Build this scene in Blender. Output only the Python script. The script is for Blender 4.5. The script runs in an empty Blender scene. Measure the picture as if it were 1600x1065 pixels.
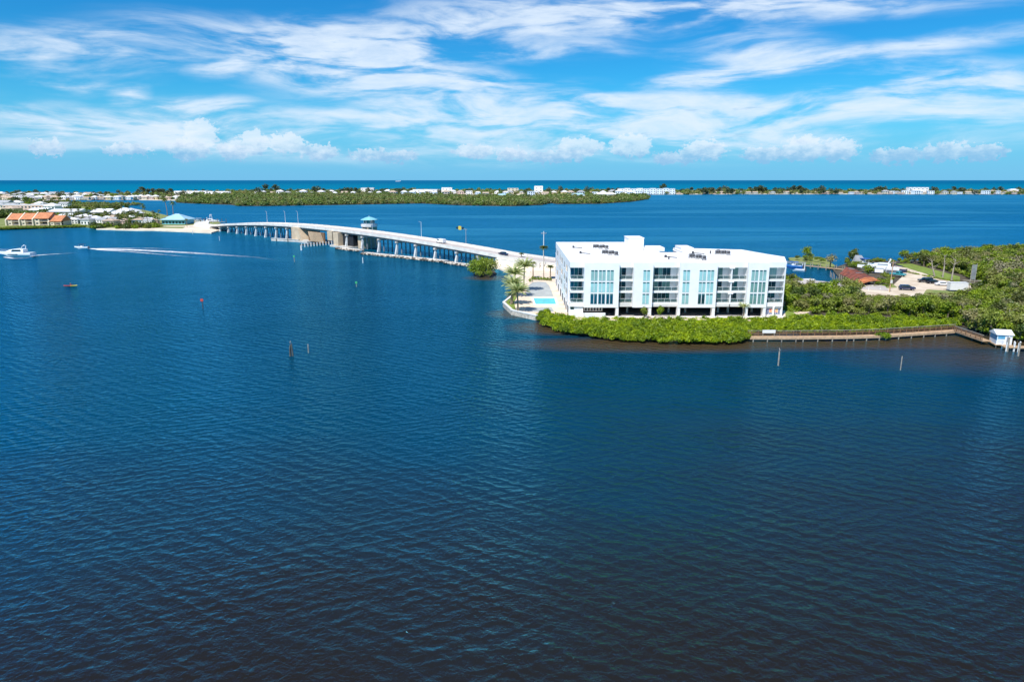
import bpy, math, random
import numpy as np
from mathutils import Vector, Matrix
R = math.radians
rnd = random.Random(7)
scene = bpy.context.scene
COL = scene.collection

# ------------------------------------------------------------------ camera, sky, sun
CAMH, FPX, PITCH = 36.0, 1067.0, R(13.26)
CP, SP = math.cos(PITCH), math.sin(PITCH)
cam = bpy.data.cameras.new('camera'); cam.lens = 24.0; cam.sensor_width = 36.0
cam.clip_start = 1.0; cam.clip_end = 200000.0
co = bpy.data.objects.new('camera', cam); COL.objects.link(co)
co.location = (0, 0, CAMH); co.rotation_euler = (R(90) - PITCH, 0, 0)
scene.camera = co
scene.view_settings.view_transform = 'Standard'; scene.view_settings.look = 'None'
scene.view_settings.exposure = 0.25; scene.view_settings.gamma = 1.0
scene.view_settings.use_curve_mapping = False
scene.cycles.max_bounces = 6; scene.cycles.transparent_max_bounces = 12
scene.cycles.sample_clamp_indirect = 4.0

SUN_EL, SUN_AZ = R(55), math.atan2(-0.50, -0.866)          # azimuth measured from +Y towards +X
sdir = Vector((math.cos(SUN_EL)*math.sin(SUN_AZ), math.cos(SUN_EL)*math.cos(SUN_AZ), math.sin(SUN_EL)))
sl = bpy.data.lights.new('sun', 'SUN'); sl.energy = 5.0; sl.angle = R(0.53); sl.color = (1.0, 0.965, 0.91)
so = bpy.data.objects.new('sun', sl); COL.objects.link(so)
so.rotation_euler = (-sdir).to_track_quat('-Z', 'Y').to_euler()

def az_el(x, y):
    """degrees of azimuth and elevation of a direction seen at a place in the frame"""
    dx = (x-800)/FPX; dy = (532.5-y)/FPX
    v = Vector((dx, CP+dy*SP, -SP+dy*CP)).normalized()
    return math.degrees(math.atan2(v.x, v.y)), math.degrees(math.asin(v.z))

world = bpy.data.worlds.new('World'); scene.world = world; world.use_nodes = True
wn, wl = world.node_tree.nodes, world.node_tree.links
wn.clear()
def N(nodes, t, **kw):
    n = nodes.new(t)
    for k, v in kw.items():
        if isinstance(v, tuple) and hasattr(n, k) is False: pass
        setattr(n, k, v)
    return n
class G:
    """small helper that writes node graphs"""
    def __init__(s, nt): s.nt, s.n, s.l = nt, nt.nodes, nt.links
    def link(s, a, b): s.l.new(a, b)
    def put(s, sock, v):
        if isinstance(v, bpy.types.NodeSocket): s.l.new(v, sock)
        elif v is not None: sock.default_value = v
    def math(s, op, a, b=None, c=None, clamp=False):
        n = s.n.new('ShaderNodeMath'); n.operation = op; n.use_clamp = clamp
        s.put(n.inputs[0], a)
        if b is not None: s.put(n.inputs[1], b)
        if c is not None: s.put(n.inputs[2], c)
        return n.outputs[0]
    def vmath(s, op, a, b=None, scale=None):
        n = s.n.new('ShaderNodeVectorMath'); n.operation = op
        s.put(n.inputs[0], a)
        if b is not None: s.put(n.inputs[1], b)
        if scale is not None: s.put(n.inputs['Scale'], scale)
        return n.outputs[0]
    def mapping(s, v, loc=(0,0,0), rot=(0,0,0), scale=(1,1,1), typ='POINT'):
        n = s.n.new('ShaderNodeMapping'); n.vector_type = typ
        s.put(n.inputs['Vector'], v); n.inputs['Location'].default_value = loc
        n.inputs['Rotation'].default_value = rot; n.inputs['Scale'].default_value = scale
        return n.outputs[0]
    def noise(s, v, scale, detail=4, rough=0.55, dist=0.0, out='Fac'):
        n = s.n.new('ShaderNodeTexNoise'); s.put(n.inputs['Vector'], v)
        n.inputs['Scale'].default_value = scale; n.inputs['Detail'].default_value = detail
        n.inputs['Roughness'].default_value = rough; n.inputs['Distortion'].default_value = dist
        return n.outputs[out]
    def blob(s, v, cx, cy, hw, hh, rot=0.0):
        """1 at the centre of an ellipse falling to 0 at its rim"""
        m = s.mapping(v, (cx, cy, 0), (0, 0, rot), (hw, hh, 1e4), 'TEXTURE')
        g = s.n.new('ShaderNodeTexGradient'); g.gradient_type = 'SPHERICAL'
        s.link(m, g.inputs[0]); return g.outputs['Fac']
    def smooth(s, v, a, b, o0=0.0, o1=1.0):
        n = s.n.new('ShaderNodeMapRange'); n.interpolation_type = 'SMOOTHSTEP'
        s.put(n.inputs['Value'], v); n.inputs['From Min'].default_value = a; n.inputs['From Max'].default_value = b
        n.inputs['To Min'].default_value = o0; n.inputs['To Max'].default_value = o1
        return n.outputs[0]
    def mix(s, f, a, b, blend='MIX'):
        n = s.n.new('ShaderNodeMix'); n.data_type = 'RGBA'; n.blend_type = blend
        s.put(n.inputs[0], f)
        for sock, v in ((n.inputs[6], a), (n.inputs[7], b)):
            if isinstance(v, tuple): v = (*v[:3], 1.0)
            s.put(sock, v)
        return n.outputs[2]
    def xyz(s, v):
        n = s.n.new('ShaderNodeSeparateXYZ'); s.link(v, n.inputs[0]); return n.outputs
    def cxyz(s, x, y, z=0.0):
        n = s.n.new('ShaderNodeCombineXYZ'); s.put(n.inputs[0], x); s.put(n.inputs[1], y); s.put(n.inputs[2], z)
        return n.outputs[0]

g = G(world.node_tree)
sky = wn.new('ShaderNodeTexSky'); sky.sky_type = 'NISHITA'; sky.sun_disc = False
sky.sun_elevation = SUN_EL; sky.sun_rotation = SUN_AZ
sky.altitude = 30; sky.air_density = 1.0; sky.dust_density = 0.15; sky.ozone_density = 2.2
tc = wn.new('ShaderNodeTexCoord')
d = g.xyz(tc.outputs['Generated'])
az = g.math('MULTIPLY', g.math('ARCTAN2', d[0], d[1]), 57.2958)
el = g.math('MULTIPLY', g.math('ARCSINE', d[2]), 57.2958)
ae = g.cxyz(az, el)
# high thin streaks: the positions of the photographed bands, broken up by warped noise
w1 = g.noise(g.mapping(ae, scale=(0.05, 0.16, 1)), 1.0, 3, 0.5, out='Color')
w1 = g.vmath('MULTIPLY', g.vmath('SUBTRACT', w1, (0.5, 0.5, 0.5)), (9, 3.2, 0))
aw = g.vmath('ADD', ae, w1)
def ell(x, y, hw, hh, slope=0.0):
    a, e = az_el(x, y); s_ = 0.0537*math.cos(R(a))**2
    return a, e, hw*s_*1.0, hh*0.0537, slope
STREAKS = [(450,78,350,55,-.02,.95),(740,45,340,52,.06,.9),(90,85,230,42,-.03,.75),(1180,8,520,40,0,1.0),(680,140,340,42,-.03,.85),
 (560,110,260,45,-.03,.5),(1160,92,150,44,-.04,.95),(1460,125,260,34,-.02,.95),(1380,82,420,22,.09,.75),(1105,132,120,18,-.03,.75),(300,165,130,15,0,.9),
 (120,135,80,14,0,.7),(210,146,40,16,0,1.0),(150,198,450,34,0,.5),(1180,180,760,38,0,.75),(1000,160,200,14,0,.4),(760,190,330,16,0,.4),(320,115,55,18,.05,.7),(900,80,180,18,.02,.5),
 (800,232,1100,34,0,.5),(800,200,1200,60,0,.42),(300,190,420,26,0,.4)]
tot = None
for (x, y, hw, hh, sl_, w_) in STREAKS:
    a, e, W, Hh, r_ = ell(x, y, hw, hh, sl_)
    v = g.math('MULTIPLY', g.blob(aw, a, e, W, Hh, r_), w_)
    tot = v if tot is None else g.math('ADD', tot, v)
# elsewhere in the sky the same streaky cover goes on at random
rest = g.smooth(g.noise(g.mapping(aw, scale=(0.035, 0.12, 1)), 1.0, 3, 0.5), 0.45, 0.75)
out_fr = g.math('MAXIMUM', g.smooth(g.math('ABSOLUTE', az), 36, 46), g.smooth(el, 13.5, 19))
tot = g.math('ADD', tot, g.math('MULTIPLY', g.math('MULTIPLY', rest, out_fr), 0.28))
f1 = g.noise(g.mapping(aw, rot=(0,0,-.05), scale=(0.10, 0.55, 1)), 1.0, 7, 0.56, 0.5)
f2 = g.noise(g.mapping(aw, rot=(0,0,-.12), scale=(0.45, 2.4, 1)), 1.0, 5, 0.6)
fib = g.math('ADD', g.math('MULTIPLY', f1, 1.25), g.math('MULTIPLY', f2, 0.28))
dens = g.math('MULTIPLY', tot, g.smooth(fib, 0.52, 1.0, 0.07, 1.6))
alpha = g.math('MULTIPLY', g.smooth(dens, 0.0, 1.15, 0.0, 0.92), g.smooth(g.noise(g.mapping(aw, rot=(0,0,-.1), scale=(0.35, 1.3, 1)), 1.0, 6, 0.62), 0.25, 0.7, 0.72, 1.0))
# low heaped clouds near the horizon
cw = g.noise(g.mapping(ae, scale=(1.7, 2.0, 1)), 1.0, 7, 0.66, out='Color')
cw = g.vmath('MULTIPLY', g.vmath('SUBTRACT', cw, (0.5, 0.5, 0.5)), (2.2, 1.9, 0))
ac = g.vmath('ADD', ae, cw)
HEAPS = [(315,213,38,26),(295,238,52,22),(365,240,36,20),(398,228,34,24),(450,230,44,20),(500,243,46,17),(75,238,42,14),(740,241,45,13),(800,246,36,12),(905,235,50,20),(985,234,46,24),
 (1100,240,50,20),(1195,246,50,16),(1255,238,48,24),(1310,240,44,20),(1400,250,60,14),(1480,243,60,16),(1540,244,50,15),(600,248,80,12),(200,240,60,10),(860,250,80,12),(1060,252,60,12)]
hp = None
for (x, y, hw, hh) in HEAPS:
    a, e, W, Hh, _ = ell(x, y, hw, hh)
    v = g.blob(ac, a, e+.25, W*.8, Hh*.85)
    hp = v if hp is None else g.math('MAXIMUM', hp, v)
oh = g.smooth(g.noise(g.mapping(ae, scale=(0.13, 0.5, 1)), 1.0, 5, 0.6), 0.56, 0.75)
oh = g.math('MULTIPLY', g.math('MULTIPLY', oh, g.smooth(g.math('ABSOLUTE', az), 36, 42)), g.math('MULTIPLY', g.smooth(el, 0.8, 1.6), g.smooth(el, 5, 2.5)))
hp = g.math('MAXIMUM', hp, oh)
halpha = g.smooth(hp, 0.06, 0.26, 0.0, 0.60)
# lit tops, bluish undersides: the heaps' own relief
hn = g.noise(g.mapping(ae, loc=(0, -0.25, 0), scale=(1.1, 1.6, 1)), 1.0, 6, 0.65)
hlit = g.smooth(g.math('ADD', g.math('MULTIPLY', g.math('SUBTRACT', el, 1.6), 0.28), g.math('SUBTRACT', hn, 0.42)), -0.05, 0.5)
hcol = g.mix(hlit, (2.9, 5.0, 7.8), (8.2, 9.0, 9.9))
hs = wn.new('ShaderNodeHueSaturation'); hs.inputs['Saturation'].default_value = 1.3; hs.inputs['Value'].default_value = 1.0
wl.new(sky.outputs[0], hs.inputs['Color'])
hue = g.mix(1.0, hs.outputs[0], (0.18, 0.89, 1.22), 'MULTIPLY')
haz = g.smooth(el, 8.0, -0.5, 0.0, 0.85)
base = g.mix(haz, hue, (1.8, 4.9, 8.5))
c1 = g.mix(alpha, base, (7.5, 8.6, 9.9))
dark = g.math('MULTIPLY', g.smooth(g.noise(g.mapping(ae, scale=(0.22, 1.6, 1), loc=(3.3, 1.2, 0)), 1.0, 4, 0.6), 0.62, 0.72), g.math('MULTIPLY', alpha, 0.55))
c1 = g.mix(dark, c1, (2.3, 4.8, 7.4))
c2 = g.mix(halpha, c1, hcol)
bg = wn.new('ShaderNodeBackground'); bg.inputs['Strength'].default_value = 0.089
wl.new(c2, bg.inputs['Color'])
wo = wn.new('ShaderNodeOutputWorld'); wl.new(bg.outputs[0], wo.inputs['Surface'])

# ------------------------------------------------------------------ survey helpers (camera model -> points on level ground)
def P(x, y, z=0.0):
    dx = (x-800)/FPX; dy = (532.5-y)/FPX
    rx, ry, rz = dx, CP+dy*SP, -SP+dy*CP
    t = (z-CAMH)/rz
    return Vector((rx*t, ry*t, z))
def height_at(X, Y, yi):
    """height of the point above (X, Y) that is seen on image row yi"""
    a = PITCH + math.atan((yi-532.5)/FPX)
    # depression angle applies in the plane of the axis, so solve along it
    return CAMH - Y*math.tan(a)
def scale_at(Y, z=5.0): return FPX/(Y*CP+(CAMH-z)*SP)

# ------------------------------------------------------------------ materials
MATS = {}
def principled(name, col, rough=0.7, var=0.12, nscale=0.6, metal=0.0, bump=0.0, bscale=3.0, spec=0.5, col2=None, alpha=None, emit=None):
    if name in MATS: return MATS[name]
    m = bpy.data.materials.new(name); m.use_nodes = True
    G_ = G(m.node_tree); b = m.node_tree.nodes['Principled BSDF']
    b.inputs['Roughness'].default_value = rough; b.inputs['Metallic'].default_value = metal
    b.inputs['Specular IOR Level'].default_value = spec
    tcn = m.node_tree.nodes.new('ShaderNodeTexCoord').outputs['Object']
    nz = G_.noise(tcn, nscale, 5, 0.6)
    lo = tuple(c*(1-var) for c in col) if col2 is None else col2
    hi = tuple(min(1, c*(1+var)) for c in col) if col2 is None else col
    c = G_.mix(G_.smooth(nz, 0.32, 0.68), lo, hi)
    G_.link(c, b.inputs['Base Color'])
    if bump:
        bp = m.node_tree.nodes.new('ShaderNodeBump'); bp.inputs['Strength'].default_value = bump
        bp.inputs['Distance'].default_value = 0.05
        G_.link(G_.noise(tcn, bscale, 4, 0.6), bp.inputs['Height']); G_.link(bp.outputs[0], b.inputs['Normal'])
    MATS[name] = m; return m
def see_through(name, alpha):
    b = MATS[name].node_tree.nodes['Principled BSDF']; b.inputs['Alpha'].default_value = alpha
def foliage(name, c1, c2, c3, trans=0.3, scl=0.5):
    m = bpy.data.materials.new(name); m.use_nodes = True; nt = m.node_tree; G_ = G(nt); nt.nodes.clear()
    geo = nt.nodes.new('ShaderNodeNewGeometry'); oi = nt.nodes.new('ShaderNodeObjectInfo')
    n1 = G_.noise(geo.outputs['Position'], scl, 3, 0.6)
    n2 = G_.noise(geo.outputs['Position'], scl*0.12, 2, 0.5)
    c = G_.mix(G_.smooth(n1, 0.35, 0.68), c1, c2)
    c = G_.mix(G_.math('MULTIPLY', G_.smooth(G_.math('ADD', G_.math('MULTIPLY', oi.outputs['Random'], 0.5), n2), 0.62, 1.1), 0.8), c, c3)
    df = nt.nodes.new('ShaderNodeBsdfDiffuse'); tr = nt.nodes.new('ShaderNodeBsdfTranslucent'); gl = nt.nodes.new('ShaderNodeBsdfGlossy')
    gl.inputs['Roughness'].default_value = 0.5; gl.inputs['Color'].default_value = (0.5, 0.55, 0.5, 1)
    G_.link(c, df.inputs['Color']); G_.link(G_.mix(1.0, c, (1.3, 1.35, 0.5), 'MULTIPLY'), tr.inputs['Color'])
    mx = nt.nodes.new('ShaderNodeMixShader'); mx.inputs[0].default_value = trans
    G_.link(df.outputs[0], mx.inputs[1]); G_.link(tr.outputs[0], mx.inputs[2])
    mx2 = nt.nodes.new('ShaderNodeMixShader'); mx2.inputs[0].default_value = 0.05
    G_.link(mx.outputs[0], mx2.inputs[1]); G_.link(gl.outputs[0], mx2.inputs[2])
    o = nt.nodes.new('ShaderNodeOutputMaterial'); G_.link(mx2.outputs[0], o.inputs[0])
    MATS[name] = m; return m

M = MATS
principled('white_stucco', (0.84, 0.83, 0.815), 0.8, 0.045, 0.35)
principled('roof_membrane', (0.82, 0.82, 0.81), 0.8, 0.04, 0.12)
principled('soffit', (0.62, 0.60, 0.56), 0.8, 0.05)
principled('concrete', (0.52, 0.49, 0.44), 0.85, 0.16, 0.35, bump=0.3)
principled('concrete_pale', (0.66, 0.63, 0.57), 0.85, 0.12, 0.3)
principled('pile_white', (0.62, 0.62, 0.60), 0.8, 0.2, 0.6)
principled('pile_shaded', (0.26, 0.27, 0.28), 0.85, 0.25, 0.6)  # darker pile colour, the shade under the deck painted in
principled('pit_shade', (0.008, 0.012, 0.018), 0.8, 0.3, 0.6)  # bluish black that paints the pit's shadow
principled('concrete_tan', (0.56, 0.43, 0.29), 0.85, 0.12, 0.25)
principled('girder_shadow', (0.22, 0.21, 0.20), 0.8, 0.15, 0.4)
principled('rust_steel', (0.20, 0.13, 0.09), 0.7, 0.3, 1.0)
principled('road', (0.47, 0.42, 0.38), 0.9, 0.10, 0.15)
principled('line_paint', (0.75, 0.72, 0.6), 0.7, 0.05)
principled('asphalt', (0.30, 0.28, 0.26), 0.9, 0.12, 0.2)
principled('glass_dark', (0.010, 0.045, 0.055), 0.08, 0.5, 0.5, spec=0.8)
principled('glass_teal', (0.015, 0.115, 0.125), 0.08, 0.35, 0.45, spec=0.8)
principled('glass_blue', (0.006, 0.085, 0.14), 0.08, 0.2, 0.45, spec=0.8)
principled('curtain_aqua', (0.27, 0.47, 0.45), 0.25, 0.12, 0.35, spec=0.6)
principled('curtain_pale', (0.33, 0.60, 0.60), 0.25, 0.10, 0.35, spec=0.6)
principled('curtain_green', (0.15, 0.30, 0.27), 0.25, 0.15, 0.35, spec=0.6)
principled('rail_glass', (0.05, 0.12, 0.12), 0.1, 0.1, 1.0, spec=0.8)
see_through('rail_glass', 0.45)
principled('metal_grey', (0.35, 0.36, 0.37), 0.45, 0.12, 2.0, metal=0.3)
principled('metal_white', (0.72, 0.72, 0.70), 0.4, 0.05, 2.0)
principled('metal_dark', (0.06, 0.06, 0.065), 0.5, 0.2, 2.0)
principled('black', (0.012, 0.012, 0.014), 0.4, 0.2, 2.0)
principled('car_black', (0.012, 0.013, 0.018), 0.2, 0.1, 1.0, spec=0.7)
principled('car_navy', (0.012, 0.022, 0.07), 0.2, 0.1, 1.0, spec=0.7)
principled('car_white', (0.75, 0.75, 0.76), 0.25, 0.03, 1.0)
principled('car_teal', (0.05, 0.30, 0.34), 0.3, 0.1, 1.0)
principled('paving_tan', (0.70, 0.56, 0.42), 0.9, 0.12, 0.5)
principled('paving_grey', (0.36, 0.38, 0.37), 0.9, 0.10, 0.5)
principled('coping', (0.74, 0.72, 0.67), 0.8, 0.05)
principled('pool_tile', (0.10, 0.50, 0.52), 0.3, 0.08, 0.3, spec=0.5)
principled('pool_water', (0.08, 0.56, 0.55), 0.05, 0.12, 0.45, spec=0.5, bump=0.4, bscale=1.4)
principled('seawall', (0.68, 0.63, 0.54), 0.85, 0.14, 0.4)
principled('sand', (0.70, 0.60, 0.46), 0.95, 0.12, 0.12)
principled('dirt', (0.70, 0.60, 0.46), 0.95, 0.20, 0.16, col2=(0.50,0.40,0.28))
principled('mud', (0.08, 0.065, 0.04), 0.9, 0.3, 0.3)
principled('lawn', (0.17, 0.23, 0.03), 0.9, 0.3, 0.8)
principled('dry_grass', (0.26, 0.26, 0.08), 0.95, 0.3, 0.4, col2=(0.14, 0.2, 0.04))
principled('orange_tile', (0.50, 0.20, 0.09), 0.8, 0.2, 0.5)
principled('cream_stucco', (0.68, 0.60, 0.46), 0.85, 0.08, 0.3)
principled('pink_stucco', (0.64, 0.48, 0.40), 0.85, 0.08, 0.3)
principled('yellow_stucco', (0.64, 0.52, 0.28), 0.85, 0.08, 0.3)
principled('grey_roof', (0.34, 0.35, 0.36), 0.8, 0.15, 0.3)
principled('tan_roof', (0.46, 0.36, 0.27), 0.85, 0.15, 0.3)
principled('white_roof', (0.74, 0.74, 0.74), 0.6, 0.06, 0.3)
principled('blue_roof', (0.36, 0.56, 0.64), 0.5, 0.08, 0.3)
principled('aqua_wall', (0.18, 0.48, 0.55), 0.7, 0.1, 0.3)
principled('aqua_roof', (0.22, 0.52, 0.58), 0.45, 0.06, 0.4)
principled('sky_blue_panel', (0.10, 0.33, 0.50), 0.5, 0.15, 0.5)
principled('wood_tan', (0.46, 0.31, 0.18), 0.85, 0.2, 1.2)
principled('wood_brown', (0.20, 0.115, 0.06), 0.85, 0.3, 1.5)
principled('wood_grey', (0.30, 0.27, 0.22), 0.85, 0.25, 1.5)
principled('wood_dead', (0.36, 0.32, 0.25), 0.9, 0.2, 1.5)
principled('pile_dark', (0.10, 0.10, 0.085), 0.8, 0.3, 1.0)
principled('rust_roof', (0.29, 0.075, 0.035), 0.85, 0.35, 0.9, col2=(0.13, 0.05, 0.04), bump=0.4, bscale=2.0)
principled('rust_orange', (0.50, 0.17, 0.06), 0.85, 0.35, 0.6)
principled('bark', (0.14, 0.11, 0.075), 0.9, 0.3, 2.0)
principled('palm_bark', (0.27, 0.21, 0.14), 0.9, 0.25, 3.0)
principled('rock', (0.46, 0.41, 0.34), 0.9, 0.35, 0.9, bump=0.5)
principled('rock_dark', (0.12, 0.10, 0.08), 0.9, 0.4, 0.9)
principled('hull_white', (0.80, 0.80, 0.80), 0.25, 0.03, 0.5)
principled('hull_blue', (0.03, 0.15, 0.42), 0.3, 0.15, 0.5)
principled('canvas_blue', (0.03, 0.13, 0.45), 0.7, 0.2, 0.6)
principled('canvas_navy', (0.03, 0.04, 0.10), 0.7, 0.2, 0.6)
principled('kayak_yellow', (0.65, 0.50, 0.05), 0.4, 0.1, 1.0)
principled('kayak_red', (0.45, 0.06, 0.05), 0.4, 0.1, 1.0)
principled('skin', (0.45, 0.26, 0.18), 0.6, 0.05, 2.0)
principled('shirt_red', (0.42, 0.08, 0.06), 0.8, 0.1, 2.0)
principled('mark_red', (0.50, 0.05, 0.03), 0.6, 0.15, 2.0)
principled('mark_green', (0.05, 0.38, 0.14), 0.6, 0.15, 2.0)
principled('sign_yellow', (0.62, 0.48, 0.04), 0.6, 0.05, 2.0)
principled('mural_blue', (0.03, 0.07, 0.22), 0.7, 0.2, 1.0)
principled('mural_orange', (0.75, 0.30, 0.03), 0.7, 0.3, 1.5)
principled('mural_red', (0.62, 0.05, 0.04), 0.7, 0.2, 1.5)
principled('interior_shade', (0.035, 0.04, 0.05), 0.8, 0.3, 0.6)  # dark colour with the shade of interiors painted in
principled('bird_grey', (0.30, 0.28, 0.25), 0.8, 0.2, 4.0)
foliage('leaf_lime', (0.16, 0.25, 0.006), (0.40, 0.49, 0.008), (0.10, 0.17, 0.010), 0.34, 0.6)
foliage('leaf_mangrove', (0.12, 0.19, 0.012), (0.29, 0.38, 0.018), (0.26, 0.27, 0.07), 0.28, 0.5)
foliage('leaf_dark', (0.05, 0.09, 0.018), (0.12, 0.17, 0.025), (0.15, 0.14, 0.05), 0.25, 0.5)
foliage('leaf_olive', (0.16, 0.18, 0.045), (0.29, 0.29, 0.08), (0.34, 0.29, 0.15), 0.25, 0.5)
foliage('leaf_far', (0.09, 0.15, 0.035), (0.22, 0.30, 0.06), (0.22, 0.22, 0.10), 0.25, 0.06)
foliage('leaf_pine', (0.045, 0.075, 0.035), (0.08, 0.11, 0.045), (0.10, 0.11, 0.06), 0.2, 0.2)
foliage('frond_pale', (0.26, 0.31, 0.12), (0.50, 0.54, 0.26), (0.46, 0.48, 0.26), 0.3, 1.2)
foliage('frond_green', (0.06, 0.11, 0.02), (0.13, 0.18, 0.03), (0.16, 0.15, 0.05), 0.3, 1.0)
foliage('twig_dead', (0.20, 0.19, 0.10), (0.32, 0.28, 0.18), (0.20, 0.20, 0.08), 0.1, 1.0)

# ------------------------------------------------------------------ mesh building
class MB:
    def __init__(s): s.v, s.f, s.mi = [], [], []; s.cur = 0
    def add(s, vs, fs):
        b = len(s.v); s.v += [tuple(p) for p in vs]
        for f in fs: s.f.append(tuple(i+b for i in f)); s.mi.append(s.cur)
        return s
    def box(s, x0, x1, y0, y1, z0, z1):
        return s.add([(x0,y0,z0),(x1,y0,z0),(x1,y1,z0),(x0,y1,z0),(x0,y0,z1),(x1,y0,z1),(x1,y1,z1),(x0,y1,z1)],
                     [(0,3,2,1),(4,5,6,7),(0,1,5,4),(1,2,6,5),(2,3,7,6),(3,0,4,7)])
    def cbox(s, cx, cy, z0, w, dp, h): return s.box(cx-w/2, cx+w/2, cy-dp/2, cy+dp/2, z0, z0+h)
    def obox(s, c, ax, hw, hd, z0, z1):
        """upright box: centre c (xy), unit axis ax, half length along it and half depth across"""
        n = (-ax[1], ax[0]); q = []
        for z in (z0, z1):
            for (a, b) in ((-1,-1),(1,-1),(1,1),(-1,1)):
                q.append((c[0]+ax[0]*hw*a+n[0]*hd*b, c[1]+ax[1]*hw*a+n[1]*hd*b, z))
        return s.add(q, [(0,3,2,1),(4,5,6,7),(0,1,5,4),(1,2,6,5),(2,3,7,6),(3,0,4,7)])
    def prism(s, poly, z0, z1):
        a = sum(poly[i][0]*poly[(i+1)%len(poly)][1]-poly[(i+1)%len(poly)][0]*poly[i][1] for i in range(len(poly)))
        if a < 0: poly = list(reversed(poly))
        n = len(poly)
        vs = [(p[0],p[1],z0) for p in poly]+[(p[0],p[1],z1) for p in poly]
        return s.add(vs, [tuple(range(n-1,-1,-1)), tuple(range(n,2*n))]+[(i,(i+1)%n,(i+1)%n+n,i+n) for i in range(n)])
    def tube(s, p0, p1, r0, r1=None, n=8, caps=True):
        r1 = r0 if r1 is None else r1
        p0, p1 = Vector(p0), Vector(p1); dv = (p1-p0).normalized()
        u = dv.orthogonal().normalized(); w = dv.cross(u); vs = []
        for p, r in ((p0,r0),(p1,r1)):
            for i in range(n):
                a = 2*math.pi*i/n; vs.append(p+u*math.cos(a)*r+w*math.sin(a)*r)
        fs = [(i,(i+1)%n,(i+1)%n+n,i+n) for i in range(n)]
        if caps: fs += [tuple(range(n-1,-1,-1)), tuple(range(n,2*n))]
        return s.add(vs, fs)
    def path(s, pts, rs, n=7):
        for i in range(len(pts)-1): s.tube(pts[i], pts[i+1], rs[i], rs[i+1], n, i in (0, len(pts)-2))
        return s
    def loft(s, rings, close=True, caps=True):
        n = len(rings[0]); vs = [p for r in rings for p in r]; fs = []
        for k in range(len(rings)-1):
            for i in range(n if close else n-1):
                j = (i+1)%n; fs.append((k*n+i, k*n+j, (k+1)*n+j, (k+1)*n+i))
        if caps: fs += [tuple(range(n-1,-1,-1)), tuple(range((len(rings)-1)*n, len(rings)*n))]
        return s.add(vs, fs)
    def hip(s, x0, x1, y0, y1, z, h, over=0.5, t=0.15, inset=None):
        x0-=over; x1+=over; y0-=over; y1+=over
        i = min(x1-x0, y1-y0)/2 if inset is None else inset
        if (x1-x0) >= (y1-y0): r = [(x0+i,(y0+y1)/2), (x1-i,(y0+y1)/2)]
        else: r = [((x0+x1)/2,y0+i), ((x0+x1)/2,y1-i)]
        b = [(x0,y0),(x1,y0),(x1,y1),(x0,y1)]
        vs = [(p[0],p[1],z) for p in b]+[(p[0],p[1],z+t) for p in b]+[(p[0],p[1],z+t+h) for p in r]
        top = [(4,5,9,8),(5,6,9),(6,7,8,9),(7,4,8)] if (x1-x0) >= (y1-y0) else [(4,5,8),(5,6,9,8),(6,7,9),(7,4,8,9)]
        return s.add(vs, [(0,3,2,1),(0,1,5,4),(1,2,6,5),(2,3,7,6),(3,0,4,7)]+top)
    def gable(s, x0, x1, y0, y1, z, h, over=0.4, t=0.15, axis='x'):
        x0-=over; x1+=over; y0-=over; y1+=over
        if axis == 'x': A, B = ((x0,(y0+y1)/2),(x1,(y0+y1)/2)), None
        vs = [(x0,y0,z),(x1,y0,z),(x1,y1,z),(x0,y1,z),(x0,y0,z+t),(x1,y0,z+t),(x1,y1,z+t),(x0,y1,z+t)]
        if axis == 'x':
            vs += [(x0,(y0+y1)/2,z+t+h),(x1,(y0+y1)/2,z+t+h)]
            top = [(4,5,9,8),(6,7,8,9),(7,4,8),(5,6,9)]
        else:
            vs += [((x0+x1)/2,y0,z+t+h),((x0+x1)/2,y1,z+t+h)]
            top = [(5,6,9,8),(7,4,8,9),(4,5,8),(6,7,9)]
        return s.add(vs, [(0,3,2,1),(0,1,5,4),(1,2,6,5),(2,3,7,6),(3,0,4,7)]+top)
    def rock(s, c, r, rn, flat=0.7):
        k = [(0,0,1),(0,0,-1)]+[(math.cos(a),math.sin(a),0.25*(-1)**i) for i,a in enumerate([j*math.pi/3 for j in range(6)])]
        vs = [(c[0]+p[0]*r*rn.uniform(.7,1.2), c[1]+p[1]*r*rn.uniform(.7,1.2), c[2]+p[2]*r*flat*rn.uniform(.7,1.1)) for p in k]
        fs = []
        for i in range(6): fs += [(0,2+i,2+(i+1)%6),(1,2+(i+1)%6,2+i)]
        return s.add(vs, fs)
    def mesh(s, name, mats):
        me = bpy.data.meshes.new(name); me.from_pydata(s.v, [], s.f)
        for m in (mats if isinstance(mats, (list, tuple)) else [mats]): me.materials.append(M[m])
        if any(s.mi): me.polygons.foreach_set('material_index', s.mi)
        me.update(); return me
def link(name, me, parent=None):
    o = bpy.data.objects.new(name, me); COL.objects.link(o)
    if parent is not None: o.parent = parent
    return o
def part(name, mb, mat, parent=None, label=None, kind=None, smooth=False):
    me = mb if isinstance(mb, bpy.types.Mesh) else mb.mesh(name, mat)
    if smooth: me.polygons.foreach_set('use_smooth', [True]*len(me.polygons))
    o = link(name, me, parent)
    if label: o['label'] = label
    if kind: o['kind'] = kind
    return o
def tag(o, label, cat, group=None):
    o['label'] = label; o['category'] = cat
    if group: o['group'] = group
    return o
def thing(name, label, cat, loc=(0,0,0), rz=0.0, group=None):
    o = bpy.data.objects.new(name, None); COL.objects.link(o); o.empty_display_size = 0.5
    o.location = loc; o.rotation_euler = (0,0,rz)
    return tag(o, label, cat, group)
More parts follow.
